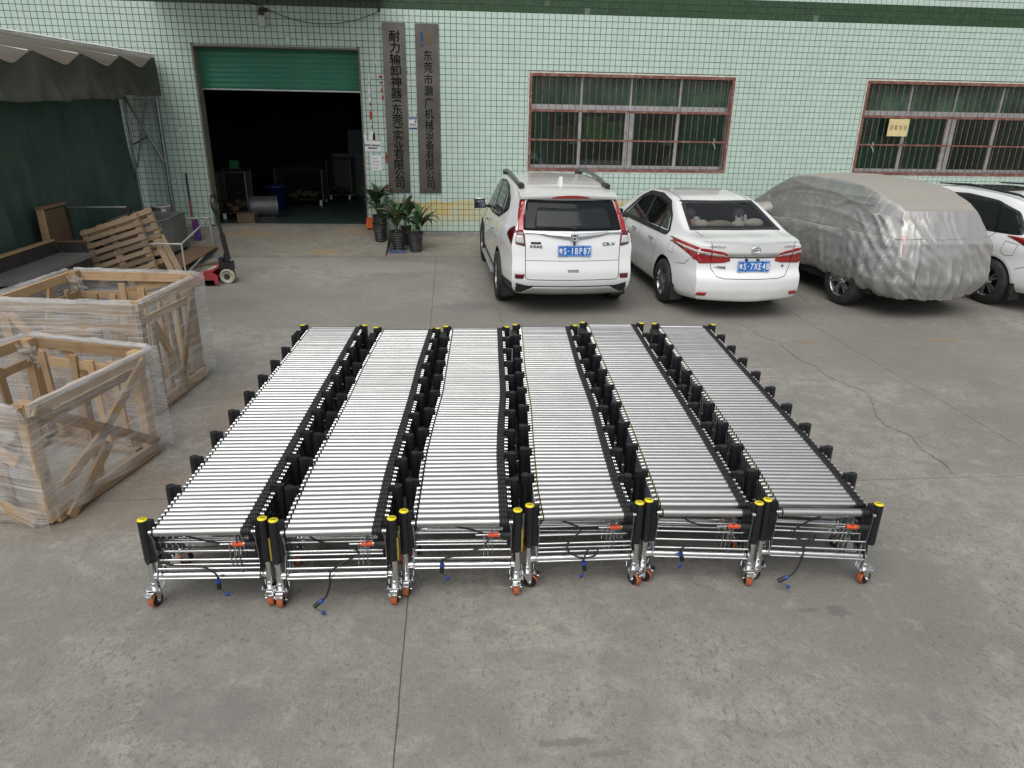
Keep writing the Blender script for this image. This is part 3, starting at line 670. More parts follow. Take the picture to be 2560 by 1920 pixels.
MB().grid(roof_pt, 130, 26).build('roof_sheet', M_CANV, sh)
def val_pt(u, v):
    y = 6.3+u*7.95; ph = ((y-6.3)/1.3) % 1; s = eave(y)
    bot = 2.42+.06*(y-10)/4+.008*math.sin(y*5)+(.05 if y > 12.6 else 0)+(.03 if y > 10.9 else 0)
    z = (ez(y)+s)*(1-v)+bot*v
    tri = (ph/.66 if ph < .66 else (1-ph)/.34); bulge = -.07*tri*math.sin(math.pi*min(1, v*1.15))+.03*v+.05*v*max(0, 1-abs(ph-.06-.22*v)/.16)+.012*math.sin(ph*19+v*3)*v
    return SL((EX+.012+bulge-.05*(s/-.2)*(1-v), y, z))
MB().grid(val_pt, 190, 16).build('valance', M_VAL, sh)
MB().grid(lambda u, v: SL((EX-3.6*u, 14.29+.012*math.sin(u*50), ez(14.3)+.50*u+.05-.09*v)), 60, 2).build('roof_hem', mat('frayed_grey_hem', (.22, .22, .21), .8, 0, .3, 30, .2), sh)
MB().tube([SL((EX-3.6*i/24, 14.30, ez(14.3)+.50*i/24+.058+.006*random.random())) for i in range(25)], .012, 5).build('roof_cord', mat('frayed_white_cord', (.7, .7, .67), .8), sh)
def cur_pt(u, v):
    y = 6.2+u*8.1; z = 2.62*(1-v)-.15*v
    f = .05*(1-2*abs(noise.noise((y*2.6+.3*z, z*.25, 2.))))+.10*noise.noise((y*.9+.5*z, z*.45, 5.))+.03*noise.noise((y*5, z*.7, 9.))+.05*math.sin(y*2.4-z*1.3)
    return SL((-5.97+f*(.25+.75*v), y+.05*v*u, z))
MB().grid(cur_pt, 220, 40).build('side_curtain', M_CURG, sh)
for p0, p1, r_ in (((-5.88, 14.33, -.02), (-5.88, 14.33, 2.9), .026), ((-5.33, 14.36, -.02), (-5.33, 14.36, 3.1), .032), ((-5.86, 14.30, 2.55), (-5.35, 14.33, 1.42), .022), ((-5.46, 14.31, 2.62), (-5.84, 14.30, 1.30), .018), ((-5.84, 14.29, 1.72), (-5.56, 14.30, 1.86), .016)):
    MB().tube([SL(p0), SL(p1)], r_, 10).build('frame_pipe', M_PIPE, sh)
for y in hoops[3:]: MB().tube([SL((EX-.03, y, ez(y)-.01)), SL((EX-3.5, y, ez(y)+.5))], .018, 6).build('hoop', M_PIPE, sh)
MB().lathe([(.036, 0), (.04, .01), (.04, .04), (.036, .05)], 12, 'Z', SL((-5.33, 14.36, 1.39))).build('clamp', M_PIPE, sh)
# ================================================================ CRATES IN STRETCH FILM
W_NEW = wood('fresh_pine', (.30, .205, .118), (.44, .315, .19)); W_OLD = wood('weathered_pallet_wood', (.22, .165, .11), (.30, .23, .16)); W_PLY = wood('rubbed_brown_board', (.17, .115, .07), (.24, .165, .10))
k = NT('stretch_film'); p = k.tc('Object'); uv = k.tc('UV')
st = k.noise(k.mapping(p, (1.6, 1.6, 60), rot=(.12, .20, 0)), 1.0, 4, .75, .2)
st2 = k.noise(k.mapping(p, (2.2, 2.2, 150), rot=(-.28, .38, 0)), 1.0, 3, .6, .3)
cl = k.noise(p, 2.2, 4, .6, .6)
fac = k.math('ADD', k.math('MULTIPLY', k.ramp(st, [(.46, .0), (.68, .6)]), .7), k.math('MULTIPLY', k.ramp(st2, [(.55, 0.), (.68, .6)]), .6))
fac = k.math('ADD', fac, k.ramp(cl, [(.30, .12), (.70, .36)]), True)
fac = k.math('MINIMUM', k.math('MULTIPLY', fac, .85), .80)
tr = k.n('ShaderNodeBsdfTransparent'); tr.inputs[0].default_value = (.93, .93, .925, 1)
pb = k.n('ShaderNodeBsdfPrincipled'); pb.inputs['Base Color'].default_value = (.92, .92, .92, 1); pb.inputs['Roughness'].default_value = .18
bp = k.n('ShaderNodeBump'); k.l(k.math('ADD', st, st2), bp.inputs['Height']); bp.inputs['Strength'].default_value = .45; bp.inputs['Distance'].default_value = .012; k.l(bp.outputs[0], pb.inputs['Normal'])
tl = k.n('ShaderNodeBsdfTranslucent'); tl.inputs[0].default_value = (.8, .8, .79, 1)
m1 = k.n('ShaderNodeMixShader'); m1.inputs[0].default_value = .35; k.l(pb.outputs[0], m1.inputs[1]); k.l(tl.outputs[0], m1.inputs[2])
m2 = k.n('ShaderNodeMixShader'); k.l(fac, m2.inputs[0]); k.l(tr.outputs[0], m2.inputs[1]); k.l(m1.outputs[0], m2.inputs[2]); k.l(m2.outputs[0], k.out.inputs[0])
M_FILM = k.m
def film_side(a, b_, h0, h1a, h1b, nrm, t, seed, name='film'):
    a = Vector(a); b_ = Vector(b_); nrm = Vector(nrm).normalized()
    def fn(u, v):
        q = a+(b_-a)*u; z = h0+(h1a+(h1b-h1a)*u-h0)*v
        bow = -.012*math.sin(math.pi*u)*(.4+.6*math.sin(math.pi*v))
        wr = .018*noise.noise((u*5+seed, v*4, seed))+.010*noise.noise((u*3-v*6, v*22, seed+3))
        lowflare = .05*(1-v)**3*noise.noise((u*6, seed, 1))
        return (q.x+nrm.x*(bow+wr+lowflare+.014), q.y+nrm.y*(bow+wr+lowflare+.014), z+.012*noise.noise((u*7, seed, v*2)))
    return MB().grid(fn, 46, 40).build(name, M_FILM, t, fix=False)
def crate(label, FR, RR, RL, h, seed, braces, gap_slats, zf=.02):
    rn = random.Random(seed)
    FR = Vector((*FR, 0)); RR = Vector((*RR, 0)); RL = Vector((*RL, 0)); FL = FR+(RL-RR)
    c = (FR+RR+RL+FL)/4; t = thing('wooden_crate', label, 'crate', c, 0, 'open crates wrapped in film')
    P = [p_-c for p_ in (FL, FR, RR, RL)]; Z = Vector((0, 0, 1))
    inw = [(-(q.normalized())*.06) for q in P]
    C = [P[i]+inw[i] for i in range(4)]
    for q in C:                                           # corner posts
        beam('post', q+Z*.02, q+Z*(h+rn.uniform(-.015, .02)), .07, .075, W_NEW, t, up=(C[1]-C[0]).normalized())
    for i in range(4):
        a, b_ = C[i], C[(i+1) % 4]; d = (b_-a).normalized(); n = Vector((d.y, -d.x, 0))
        o1 = n*.05
        beam('top_rail', a+Z*(h-.035)-d*.03+o1, b_+Z*(h-.035+rn.uniform(-.03, .0))+d*.03+o1, .028, .075, W_NEW, t)
        beam('bottom_rail', a+Z*.055+o1, b_+Z*.055+o1, .03, .09, W_NEW, t)
        beam('skid', a+Z*.02-n*.05, b_+Z*.02-n*.05, .07, .04, W_OLD, t)
        m = gap_slats[i]
        for j in range(m):                                # inner pickets
            f = (j+.8+rn.uniform(-.12, .12))/(m+.6); q = a+(b_-a)*f-n*.03; sl = d*rn.uniform(-.05, .05)
            beam('picket', q+Z*.06, q+sl+Z*(h*rn.uniform(.80, .93)), .055, .02, W_NEW, t, up=n)
        beam('mid_rail', a+Z*(h*.80)-n*.012, b_+Z*(h*(.80+rn.uniform(-.05, .05)))-n*.012, .022, .06, W_NEW, t)
    for (i, f0, z0, f1, z1) in braces:
        a, b_ = C[i], C[(i+1) % 4]; d = (b_-a).normalized(); n = Vector((d.y, -d.x, 0)); o1 = n*.082
        beam('brace', a+(b_-a)*f0+Z*(h*z0)+o1, a+(b_-a)*f1+Z*(h*z1)+o1, .025, .065, W_NEW, t)
    for i in range(4):
        a, b_ = P[i]*1.005, P[(i+1) % 4]*1.005; d = (b_-a).normalized(); n = Vector((d.y, -d.x, 0))
        film_side(a+n*.05-d*.062, b_+n*.05+d*.062, zf+.05*(i % 2), h+.01, h+.01, n, t, seed+i)
        # film rolled over the rim
        MB().tube([a+(b_-a)*(q/20)+n*.045+Z*(h+.008+.010*noise.noise((q*.4, seed, i))) for q in range(21)], [.020+.009*noise.noise((q*.7, i, seed)) for q in range(21)], 8).build('film_rim', M_FILM, t, fix=False)
    # crumpled film at a rear corner
    q = C[3]+(C[1]-C[3]).normalized()*.05
    MB().grid(lambda u, v: (q.x+.11*(u-.5)+.05*noise.noise((u*6, v*6, 1)), q.y+.06*(v-.5)+.05*noise.noise((u*6, v*6, 7)), h-.02-.20*v+.05*noise.noise((u*5, v*5, 3))), 14, 14).build('film_tuft', M_FILM, t, fix=False)
    return t
crate('film-wrapped pine crate in the foreground with a plank nailed across its side', (-2.42, 3.86), (-2.16, 4.88), (-3.10, 5.20), .79, 3,
      [(1, -.02, .96, .97, .14), (1, .98, .93, .42, .48), (1, .5, .40, .06, .02), (0, .95, .55, .35, .95), (0, .35, .32, .97, .05), (2, .25, .2, .75, .9), (1, .06, .30, .5, .52)], [2, 1, 4, 2])
crate('taller film-wrapped pine crate behind the foreground one', (-2.44, 5.50), (-2.33, 6.50), (-3.44, 6.64), .97, 9,
      [(1, .12, .80, .55, .1), (1, .92, .92, .42, .10), (0, .10, .90, .52, .25), (0, .95, .75, .70, .15), (0, .30, .72, .72, .78), (0, .35, .40, .75, .42), (2, .1, .95, .7, .78), (3, .25, .9, .6, .2), (1, .68, .15, .85, .8)], [4, 5, 6, 3])

# ================================================================ FLATBED, PALLETS, BIN, TROLLEY, PALLET JACK
M_DECK = mat('grey_worn_deck', (.17, .168, .16), .6, 0, .2, 3, .1, 50, dirt=(.19, .18, .165), dscale=1.4, damt=.55); M_DST = mat('dark_steel_channel', (.055, .05, .045), .6, .4, .3, 8, .2, 40); M_EDGE = mat('bare_steel_edge', (.34, .36, .37), .4, .8, .2)
fb = thing('flatbed_trailer', 'low flatbed with grey deck and wood-topped side boards by the canvas curtain', 'flatbed', (-5.25, 9.8, YZ+.005))
MB().box((-.36, -1.08, .55), (.13, .80, .597)).build('deck', M_DECK, fb); MB().box((-.36, -1.10, .545), (.13, -1.082, .60)).build('edge_strip', M_EDGE, fb)
MB().box((-.34, -.95, .22), (.10, .75, .55)).build('chassis', M_DST, fb)
for x in (-.28, .06):
    for y in (-.6, .5): MB().lathe([(0, -.05), (.10, -.05), (.15, -.04), (.15, .04), (.10, .05), (0, .05)], 18, 'X', (x, y, .15)).build('wheel', mat('black_rubber', (.02, .02, .02), .8), fb)
MB().box((-.41, -1.25, .50), (-.362, .738, .775)).build('side_board', M_DST, fb); MB().box((-.425, -1.25, .776), (-.35, .735, .80)).build('side_cap', W_NEW, fb)
MB().box((-.36, .802, .55), (.02, .84, .74)).build('end_board', M_DST, fb); MB().box((-.36, .795, .741), (.02, .85, .765)).build('end_cap', W_PLY, fb)
MB().prism([(.80, .60), (1.45, .60), (1.38, 1.175), (.80, 1.175)], -.50, -.455, 'X').build('headboard', W_PLY, fb); MB().box((-.515, .74, .50), (-.44, .798, 1.20)).build('headboard_post', W_NEW, fb)
MB().box((-.525, .74, 1.201), (-.435, 1.42, 1.24)).build('headboard_cap', W_PLY, fb)
MB().tube([(-.48, 1.46, 1.15), (.42, 1.50, 1.15)], .02, 8).build('head_rail', M_EDGE, fb)
for x in (-.48, .42): MB().box((x-.02, 1.44, .0), (x+.02, 1.53, 1.17)).build('rail_post', M_DST, fb)
MB().box((-.5, .85, .50), (-.36, 1.52, .545)).build('rail_foot', M_DST, fb); MB().box((-.46, 1.46, .50), (.40, 1.51, .545)).build('rail_foot', M_DST, fb)
def pallet(label, TL, TR, BR, nslat, depth=.12):
    TL, TR, BR = Vector(TL), Vector(TR), Vector(BR)
    u = (TR-TL).normalized(); wd = (TR-TL).length; dn = (BR-TR); dn -= u*dn.dot(u); hh = dn.length; dn.normalize(); n = dn.cross(u)
    if n.y > 0: n = -n
    base = min((TL+dn*hh).z, BR.z); org = TL+dn*hh
    t = thing('pallet', label, 'pallet', org, 0, 'weathered pallets leaning in a heap')
    def q(a, b_, c): return TL+u*a*wd+dn*b_*hh-n*c-org
    for i in range(nslat):
        b_ = (i+.4)/nslat
        beam('slat', q(-.02+random.uniform(-.015, .01), b_, 0), q(1.02+random.uniform(-.01, .015), b_+random.uniform(-.008, .008), 0), hh/nslat*.62, .02, W_OLD, t, up=n)
    for a in (.03, .5, .97): beam('stringer', q(a, -.01, .055), q(a, 1.01, .055), .08, .085, W_OLD, t, up=n)
    for b_ in (.05, .5, .95): beam('bottom_board', q(0, b_, .112), q(1, b_, .112), .09, .02, W_OLD, t, up=n)
    return t
pallet('weathered pallet leaning at the front of the heap, slats facing out', (-5.42, 10.95, .655), (-4.66, 11.04, .895), (-4.33, 10.78, .15), 8)
pallet('weathered pallet half hidden behind the slatted one', (-5.30, 11.20, .70), (-4.56, 11.31, .95), (-4.24, 11.04, .17), 7)
for i, (p0, p1, lab) in enumerate([((-4.50, 11.20, .56), (-4.10, 10.82, -.12), 'grey weathered plank propped at the right end of the pallet heap'), ((-4.40, 11.22, .55), (-4.00, 10.86, -.12), 'second grey plank propped beside the pallet heap, next to the trolley'), ((-4.72, 10.74, -.15), (-4.93, 10.86, .38), 'short thick board standing at the left foot of the pallet heap')]):
    c = (Vector(p0)+Vector(p1))/2; o = beam('plank', p0, p1, .085, .03, W_OLD, None, up=(0, -1, .6)); tag(o, lab, 'plank', 'loose planks by the pallets')
M_BIN = mat('grey_bin_steel', (.22, .225, .225), .55, .3, .2, 4, .1, 30, dirt=(.09, .085, .08), dscale=2.5, damt=.5)
bn = thing('steel_bin', 'open grey sheet steel bin on short legs behind the pallets', 'bin', (-5.0, 12.3, 0))
x0, x1, y0, y1, z0, z1 = -.42, .43, -.55, .5, .14, .70
for nm, lo, hi in (('panel', (x0, y0, z0), (x1, y0+.02, z1)), ('panel', (x0, y1-.02, z0), (x1, y1, z1)), ('panel', (x0, y0+.02, z0), (x0+.02, y1-.02, z1)), ('panel', (x1-.02, y0+.02, z0), (x1, y1-.02, z1)), ('floor', (x0+.02, y0+.02, z0), (x1-.02, y1-.02, z0+.02))): MB().box(lo, hi).build(nm, M_BIN, bn)
MB().box((x0+.02, y1-.021-.002, z0+.16), (x1-.02, y1-.0205, z1-.21)).build('inner_mark', mat('ochre_smear', (.26, .20, .06), .7), bn)
for x in (x0+.03, x1-.07):
    for y in (y0+.03, y1-.07): MB().box((x, y, 0), (x+.04, y+.04, z0)).build('leg', M_DST, bn)
MB().tube([(x0, y0, z1), (x1, y0, z1), (x1, y1, z1), (x0, y1, z1)], .014, 6, closed=True).build('rim', M_BIN, bn)
M_WT = mat('chipped_white_tube', (.50, .50, .48), .45, .2, .2, 12, .1, dirt=(.2, .15, .11), dscale=10, damt=.5)
tr_ = thing('tube_trolley', 'white tube frame trolley standing between the pallets and the pallet jack', 'trolley', (-4.1, 11.4, 0))
A = [(-.62, 1.25, .60), (-.03, 1.3, .60), (.30, -1.05, .56), (-.18, -1.05, .56)]
B = [(a, b_, .12) for a, b_, c in A]
for i in range(4):
    MB().tube([A[i], A[(i+1) % 4]], .014, 8).build('rail', M_WT, tr_); MB().tube([B[i], B[(i+1) % 4]], .014, 8).build('base_rail', M_WT, tr_); MB().tube([A[i], B[i]], .013, 8).build('post', M_WT, tr_)
    MB().lathe([(0, -.015), (.05, -.015), (.06, -.008), (.06, .008), (.05, .015), (0, .015)], 14, 'X', (A[i][0], A[i][1], .06)).build('wheel', M_DST, tr_)
    MB().tube([B[i], (A[i][0], A[i][1], .06)], .01, 6).build('caster_fork', M_DST, tr_)
MB().box((-.30, -.9, .135), (.12, 1.1, .15)).build('deck', W_PLY, tr_)
M_JR = mat('red_jack_paint', (.34, .03, .035), .4, 0, .15, 5, .05, dirt=(.10, .06, .05), dscale=9, damt=.45); M_BLK = mat('black_satin_metal', (.018, .018, .02), .45, .2, .2); M_WHEEL = mat('cream_wheel', (.42, .40, .30), .5, dirt=(.1, .1, .09), dscale=20, damt=.4)
JP = [(-.19, .03), (.05, .03), (.05, .15), (-.02, .20), (-.10, .20), (-.19, .085)]
pj = thing('pallet_jack', 'red hand pallet jack with upright black handle beside the trolley', 'pallet jack', (-3.35, 10.42, 0))
for s_ in (-1, 1):
    MB().prism([(-1.15, .05), (-1.10, .085), (0, .085), (0, .03), (-1.1, .03)], s_*.19-.08, s_*.19+.08, 'Y').build('fork', M_JR, pj)
    MB().lathe([(0, -.03), (.04, -.03), (.04, .03), (0, .03)], 14, 'Y', (-1.0, s_*.19, .04)).build('fork_roller', M_WHEEL, pj)
for s_ in (-1, 1): MB().prism(JP, s_*.262-.008, s_*.262+.008, 'Y').build('side_plate', M_JR, pj)
MB().prism([(-.125, -.27), (-.01, -.27), (-.01, .27), (-.125, .27)], .20, .214).build('top_plate', M_JR, pj)
MB().prism([(-.19, .085), (-.175, .085), (-.10, .199), (-.115, .199)], -.253, .253, 'Y').build('front_plate', M_JR, pj)
k = NT('scratched_white_print'); p = k.tc('Object'); tr0 = k.n('ShaderNodeBsdfTransparent'); bs = k.n('ShaderNodeBsdfPrincipled'); bs.inputs['Base Color'].default_value = (.7, .68, .66, 1)
ms = k.n('ShaderNodeMixShader'); k.l(k.ramp(k.noise(p, 28, 5, .7, .6), [(.47, 0.), (.53, 1.)]), ms.inputs[0]); k.l(tr0.outputs[0], ms.inputs[1]); k.l(bs.outputs[0], ms.inputs[2]); k.l(ms.outputs[0], k.out.inputs[0])
MB().prism([(-.115, -.17), (-.055, -.17), (-.055, .12), (-.115, .12)], .2155, .2165).build('worn_decal', k.m, pj)
MB().box((.05, -.09, .13), (.20, .09, .30)).build('pump', M_BLK, pj); MB().tube([(.12, 0, .30), (.12, 0, .42)], .035, 12).build('pump_ram', M_BLK, pj); MB().box((.02, -.05, .2), (.08, .05, .36)).build('yoke', M_BLK, pj)
for s_ in (-1, 1):
    w_ = MB().lathe([(.045, -.026), (.075, -.022), (.075, -.028), (.10, -.028), (.105, -.02), (.105, .02), (.10, .028), (.075, .028), (.075, .022), (.045, .026)], 24, 'Y', (.13, s_*.08, .105)).build('steer_wheel', M_WHEEL, pj)
    MB().tube([(.13, s_*.08-.03, .105), (.13, s_*.08+.03, .105)], .045, 14).build('hub', M_DST, w_)
MB().tube([(.13, -.12, .105), (.13, .12, .105)], .015, 8).build('axle', M_DST, pj)
MB().bar((.15, 0, .33), (.10, 0, .70), .055, .06).build('handle_base', M_BLK, pj); MB().bar((.10, 0, .70), (.06, 0, 1.02), .035, .045).build('handle_shaft', M_BLK, pj)
MB().tube([(.06, 0, .98), (.06, -.12, 1.06), (.05, -.135, 1.16), (.045, -.08, 1.23), (.045, .08, 1.23), (.05, .135, 1.16), (.06, .12, 1.06)], .016, 8, closed=True).build('handle_loop', M_BLK, pj)
MB().tube([(.055, -.02, 1.20), (.02, -.06, 1.10)], .007, 6).build('lever', M_EDGE, pj)
# bucket, rods and brush by the wall
bk = thing('plastic_bucket', 'white plastic bucket of dry cement standing by the wall', 'bucket', (-5.28, 13.62, 0))
MB().lathe([(0, .42), (.12, .42), (.125, .42), (.155, .70), (.168, .70), (.168, .73), (.155, .73), (.148, .68)], 26).build('shell', mat('white_bucket_plastic', (.60, .60, .58), .5, 0, .1, 6, 0, dirt=(.3, .29, .27), dscale=8, damt=.5), bk); MB().lathe([(.15, .70), (.08, .73), (0, .71)], 20).build('cement', M_PLASTER, bk); MB().box((.06, -.172, .62), (.14, -.155, .68)).build('label_patch', M_PAPER, bk)
bs_ = MB(); bs_.box((-.22, -.2, .36), (.22, .2, .419)); [bs_.box((sx*.17-.03, sy*.15-.03, 0), (sx*.17+.03, sy*.15+.03, .36)) for sx in (-1, 1) for sy in (-1, 1)]
o = bs_.build('wooden_stool', W_OLD, loc=(-5.28, 13.62, 0)); tag(o, 'low wooden stool under the white bucket', 'stool')
rd = thing('wall_rod', 'thin rod, dark above and red below, leaning on the tiled wall', 'rod', (-5.0, 14.36, .16)); MB().tube([(.0, 0, 0), (-.02, .06, .55)], .018, 8).build('red_sleeve', mat('red_sleeve_plastic', (.30, .05, .05), .6), rd); MB().tube([(-.02, .06, .55), (-.03, .09, 1.05)], .014, 8).build('shaft', M_INK, rd)
br_ = thing('purple_brush', 'purple brush head leaning on a thin bar near the steel bin', 'brush', (-4.62, 13.5, .13)); MB().prism([(-.05, .02), (.05, .0), (.06, .2), (.03, .38), (-.02, .38), (-.055, .2)], -.025, .025, 'Y').build('head', mat('purple_plastic', (.11, .045, .23), .5), br_); MB().tube([(-.05, 0, .06), (-.33, -.02, .03)], .010, 6).build('bar', MATS['purple_plastic'], br_)
# small boards on the ground under the trolley
for i, (a, b_) in enumerate([((-4.75, 11.65, -.118), (-4.25, 11.9, -.115)), ((-4.45, 11.95, -.108), (-4.0, 12.4, -.10))]):
    o = beam('plank', a, b_, .07, .035, W_OLD, None); tag(o, ['short loose plank on the ground under the trolley, nearer the pallets', 'longer loose plank on the ground under the trolley, nearer the ramp'][i], 'plank', 'loose planks by the pallets')

# yard things on the left, size and standing place scaled about the camera
def stand(o, x, y, z, sc): o.location = (x, y, z); o.scale = (sc, sc, sc)
for o in list(bpy.data.objects):
    if o.parent is not None: continue
    n = o.name.split('.')[0]; l = o.location
    if n == 'wooden_crate': stand(o, l.x*1.084, l.y*1.084, YZ, 1.084)
    elif n == 'tube_trolley': stand(o, -4.375, 12.16, -.145, 1.06)
    elif n == 'pallet_jack': stand(o, -3.575, 11.12, -.153, 1.067)
    elif n == 'steel_bin': stand(o, -5.21, 12.82, -.113, 1.042)
    elif n in ('plastic_bucket', 'wooden_stool'): stand(o, -5.30, 13.72, -.047, 1.02)
    elif n == 'purple_brush': stand(o, -4.72, 13.72, .05, 1.02)

# ================================================================ INSIDE THE HALL
M_WIRE = mat('zinc_wire', (.07, .066, .058), .5, .5, .2)
def cage(label, loc, sx, sy, sz, rz, fill):
    t = thing('wire_cage', label, 'cage', loc, rz, 'wire cages inside the hall')
    fr = MB()
    for x in (-sx/2, sx/2):
        for y in (-sy/2, sy/2): MB().bar((x, y, .10), (x, y, sz), .03, .03).build('post', M_WIRE, t)
    for z in (.13, sz):
        MB().tube([(-sx/2, -sy/2, z), (sx/2, -sy/2, z), (sx/2, sy/2, z), (-sx/2, sy/2, z)], .013, 6, closed=True).build('rail', M_WIRE, t)
    m = MB()
    for s_ in (-1, 1):
        for i in range(1, int(sx/.05)): x = -sx/2+i*.05; m.tube([(x, s_*sy/2, .13), (x, s_*sy/2, sz)], .003, 3, cap=False)
        for i in range(1, int(sy/.05)): y = -sy/2+i*.05; m.tube([(s_*sx/2, y, .13), (s_*sx/2, y, sz)], .003, 3, cap=False)
    for i in range(1, int(sz/.10)):
        m.tube([(-sx/2, -sy/2, .13+i*.1), (sx/2, -sy/2, .13+i*.1), (sx/2, sy/2, .13+i*.1), (-sx/2, sy/2, .13+i*.1)], .003, 3, closed=True)
    m.build('mesh_panel', M_WIRE, t); MB().box((-sx/2, -sy/2, .115), (sx/2, sy/2, .13)).build('base', M_WIRE, t)
    for x in (-sx/2+.06, sx/2-.06): MB().box((x-.03, -sy/2-.005, 0), (x+.03, -sy/2+.055, .115)).build('foot', M_PAPER, t); MB().box((x-.03, sy/2-.055, 0), (x+.03, sy/2+.005, .115)).build('foot', M_PAPER, t)
    for i in range(fill):
        r_ = random.uniform(.05, .10); MB().lathe([(0, 0), (r_, .01), (r_*.9, r_), (r_*.4, r_*1.3), (0, r_*1.3)], 8, 'Z', (random.uniform(-.36, .36)*sx, random.uniform(-.36, .36)*sy, .132+random.uniform(0, .25)*sz*.4)).build('scrap_part', mat('tan_scrap', (.09, .06, .032), .8), t)
    return t
cage('wire mesh cage on white feet in the middle of the dark hall', (-3.62, 18.3, .2), 1.1, .8, .85, 0, 14)
cage('wire mesh cage of brown scraps just inside the left door jamb', (-4.55, 15.9, .2), .55, .8, .95, .12, 12)
cage('wire mesh cage further right and deeper in the dark hall', (-2.85, 19.6, .2), .6, .8, 1.0, 0, 6)
o = MB().lathe([(0, 0), (.17, 0), (.20, .02), (.235, .50), (.25, .50), (.25, .54), (.225, .54), (.21, .08), (0, .06)], 20).build('plastic_bin', mat('blue_bin_plastic', (.007, .022, .095), .45), loc=(-3.98, 17.1, .2)); tag(o, 'blue plastic bin beside the cages inside the hall', 'bin')
fd = thing('metal_drum', 'grey sheet metal drum lying on its side inside the doorway', 'drum', (-3.98, 15.75, .2)); fd.rotation_euler = (0, 0, .25)
MB().tube([(-.25, 0, .23), (.30, 0, .23)], .22, 26, cap=False).build('shell', mat('dull_sheet_metal', (.13, .133, .133), .5, .5, .25, 6, .1), fd); MB().lathe([(.225, -.02), (.235, -.02), (.235, .02), (.225, .02), (.12, .03), (.05, .05), (0, .05)], 26, 'X', (-.25, 0, .23)).build('rim', MATS['dull_sheet_metal'], fd); MB().lathe([(.22, 0), (0, 0)], 26, 'X', (.30, 0, .23)).build('end_plate', MATS['dull_sheet_metal'], fd); MB().box((-.2, -.14, 0), (.25, .14, .03)).build('cradle', M_DST, fd)
o = MB().box((-.17, -.14, 0), (.17, .14, .17)); o.box((-.172, -.142, .12), (.172, .142, .174)); o = o.build('carton', mat('dark_brown_carton', (.13, .09, .05), .8), loc=(-4.15, 15.1, .2)); tag(o, 'brown carton on the floor just inside the doorway', 'carton')
o = MB().box((-.09, -.09, 0), (.09, .09, .18)); o.box((-.094, -.094, .15), (.094, .094, .17)); o = o.build('green_box', mat('green_box_plastic', (.008, .09, .035), .5), loc=(-4.60, 16.24, 1.163)); tag(o, 'small green box resting on top of the left cage', 'box')
mg = thing('machine', 'dark machine body barely visible deep in the hall', 'machine', (-2.2, 20.5, .2)); MB().box((-.9, -.5, 0), (.9, .5, 1.1)).build('housing', mat('machine_grey', (.09, .11, .11), .5), mg); MB().box((-.5, -.3, 1.1), (.3, .3, 1.7)).build('head', mat('machine_blue', (.05, .09, .12), .5), mg); MB().tube([(.5, -.3, 1.1), (.5, -.3, 1.6)], .05, 10).build('column', M_DST, mg)
# ================================================================ SIX FLEXIBLE ROLLER CONVEYORS
k = NT('zinc_roller_steel'); v = k.tc('Object')
br = k.noise(k.mapping(v, (4, 160, 160)), 1, 3); bl = k.noise(k.mapping(v, (9, 30, 30)), 1, 4)
rnd = k.n('ShaderNodeObjectInfo').outputs['Random']
M_ROLL = k.bsdf(k.mix(k.ramp(rnd, [(0., 0.), (1., .35)]), k.ramp(bl, [(.3, (.42, .418, .41)), (.7, (.50, .497, .488))]), (.38, .378, .372)), k.ramp(br, [(.3, .32), (.7, .44)]), 1.0, .5)
M_CHR = mat('bright_zinc_tube', (.70, .71, .71), .20, 1., .08, 14, .02)
M_ZNC = mat('zinc_link_plate', (.40, .42, .44), .38, 1., .2, 14, .05)
M_BLKP = mat('black_moulded_plastic', (.010, .0105, .012), .42, 0, .25, 16, .03, 90)
M_RUB = mat('black_drive_belt', (.011, .011, .011), .6, 0, .2, 20, .05)
M_YCAP = mat('yellow_cap', (.80, .66, .02), .45, 0, .06, 9, 0)
M_BRASS = mat('yellow_zinc_washer', (.36, .33, .21), .35, .9, .2, 30, 0)
M_ORNG = mat('orange_polyurethane', (.50, .115, .035), .5, 0, .15, 20, .04, dirt=(.10, .06, .05), dscale=40, damt=.5)
M_SPOOL = mat('bright_orange_sleeve', (.72, .075, .018), .4, 0, .08, 8, 0)
M_CBLUE = mat('blue_connector_ring', (.015, .045, .28), .4)
CAM_SCALE = 1.084               # location and size of each conveyor scaled about the camera
SIL = .415; PW = .042; RAD = .0207; ZR = .452
roller_me = MB().lathe([(0, 0), (RAD*.8, 0), (RAD, .0015), (RAD, SIL-.0015), (RAD*.8, SIL), (0, SIL)], 22, 'X').mesh('roller', M_ROLL)
sharpen(roller_me, .7)
pul = [(0, 0), (.0215, 0)]
for i in range(3): a = .002+i*.0135; pul += [(.0225, a), (.0225, a+.006), (.0185, a+.008), (.0185, a+.0115)]
pul += [(.0215, PW), (0, PW)]
pulley_me = MB().lathe(pul, 16, 'X').mesh('drive_pulley', M_RUB); sharpen(pulley_me, .5)
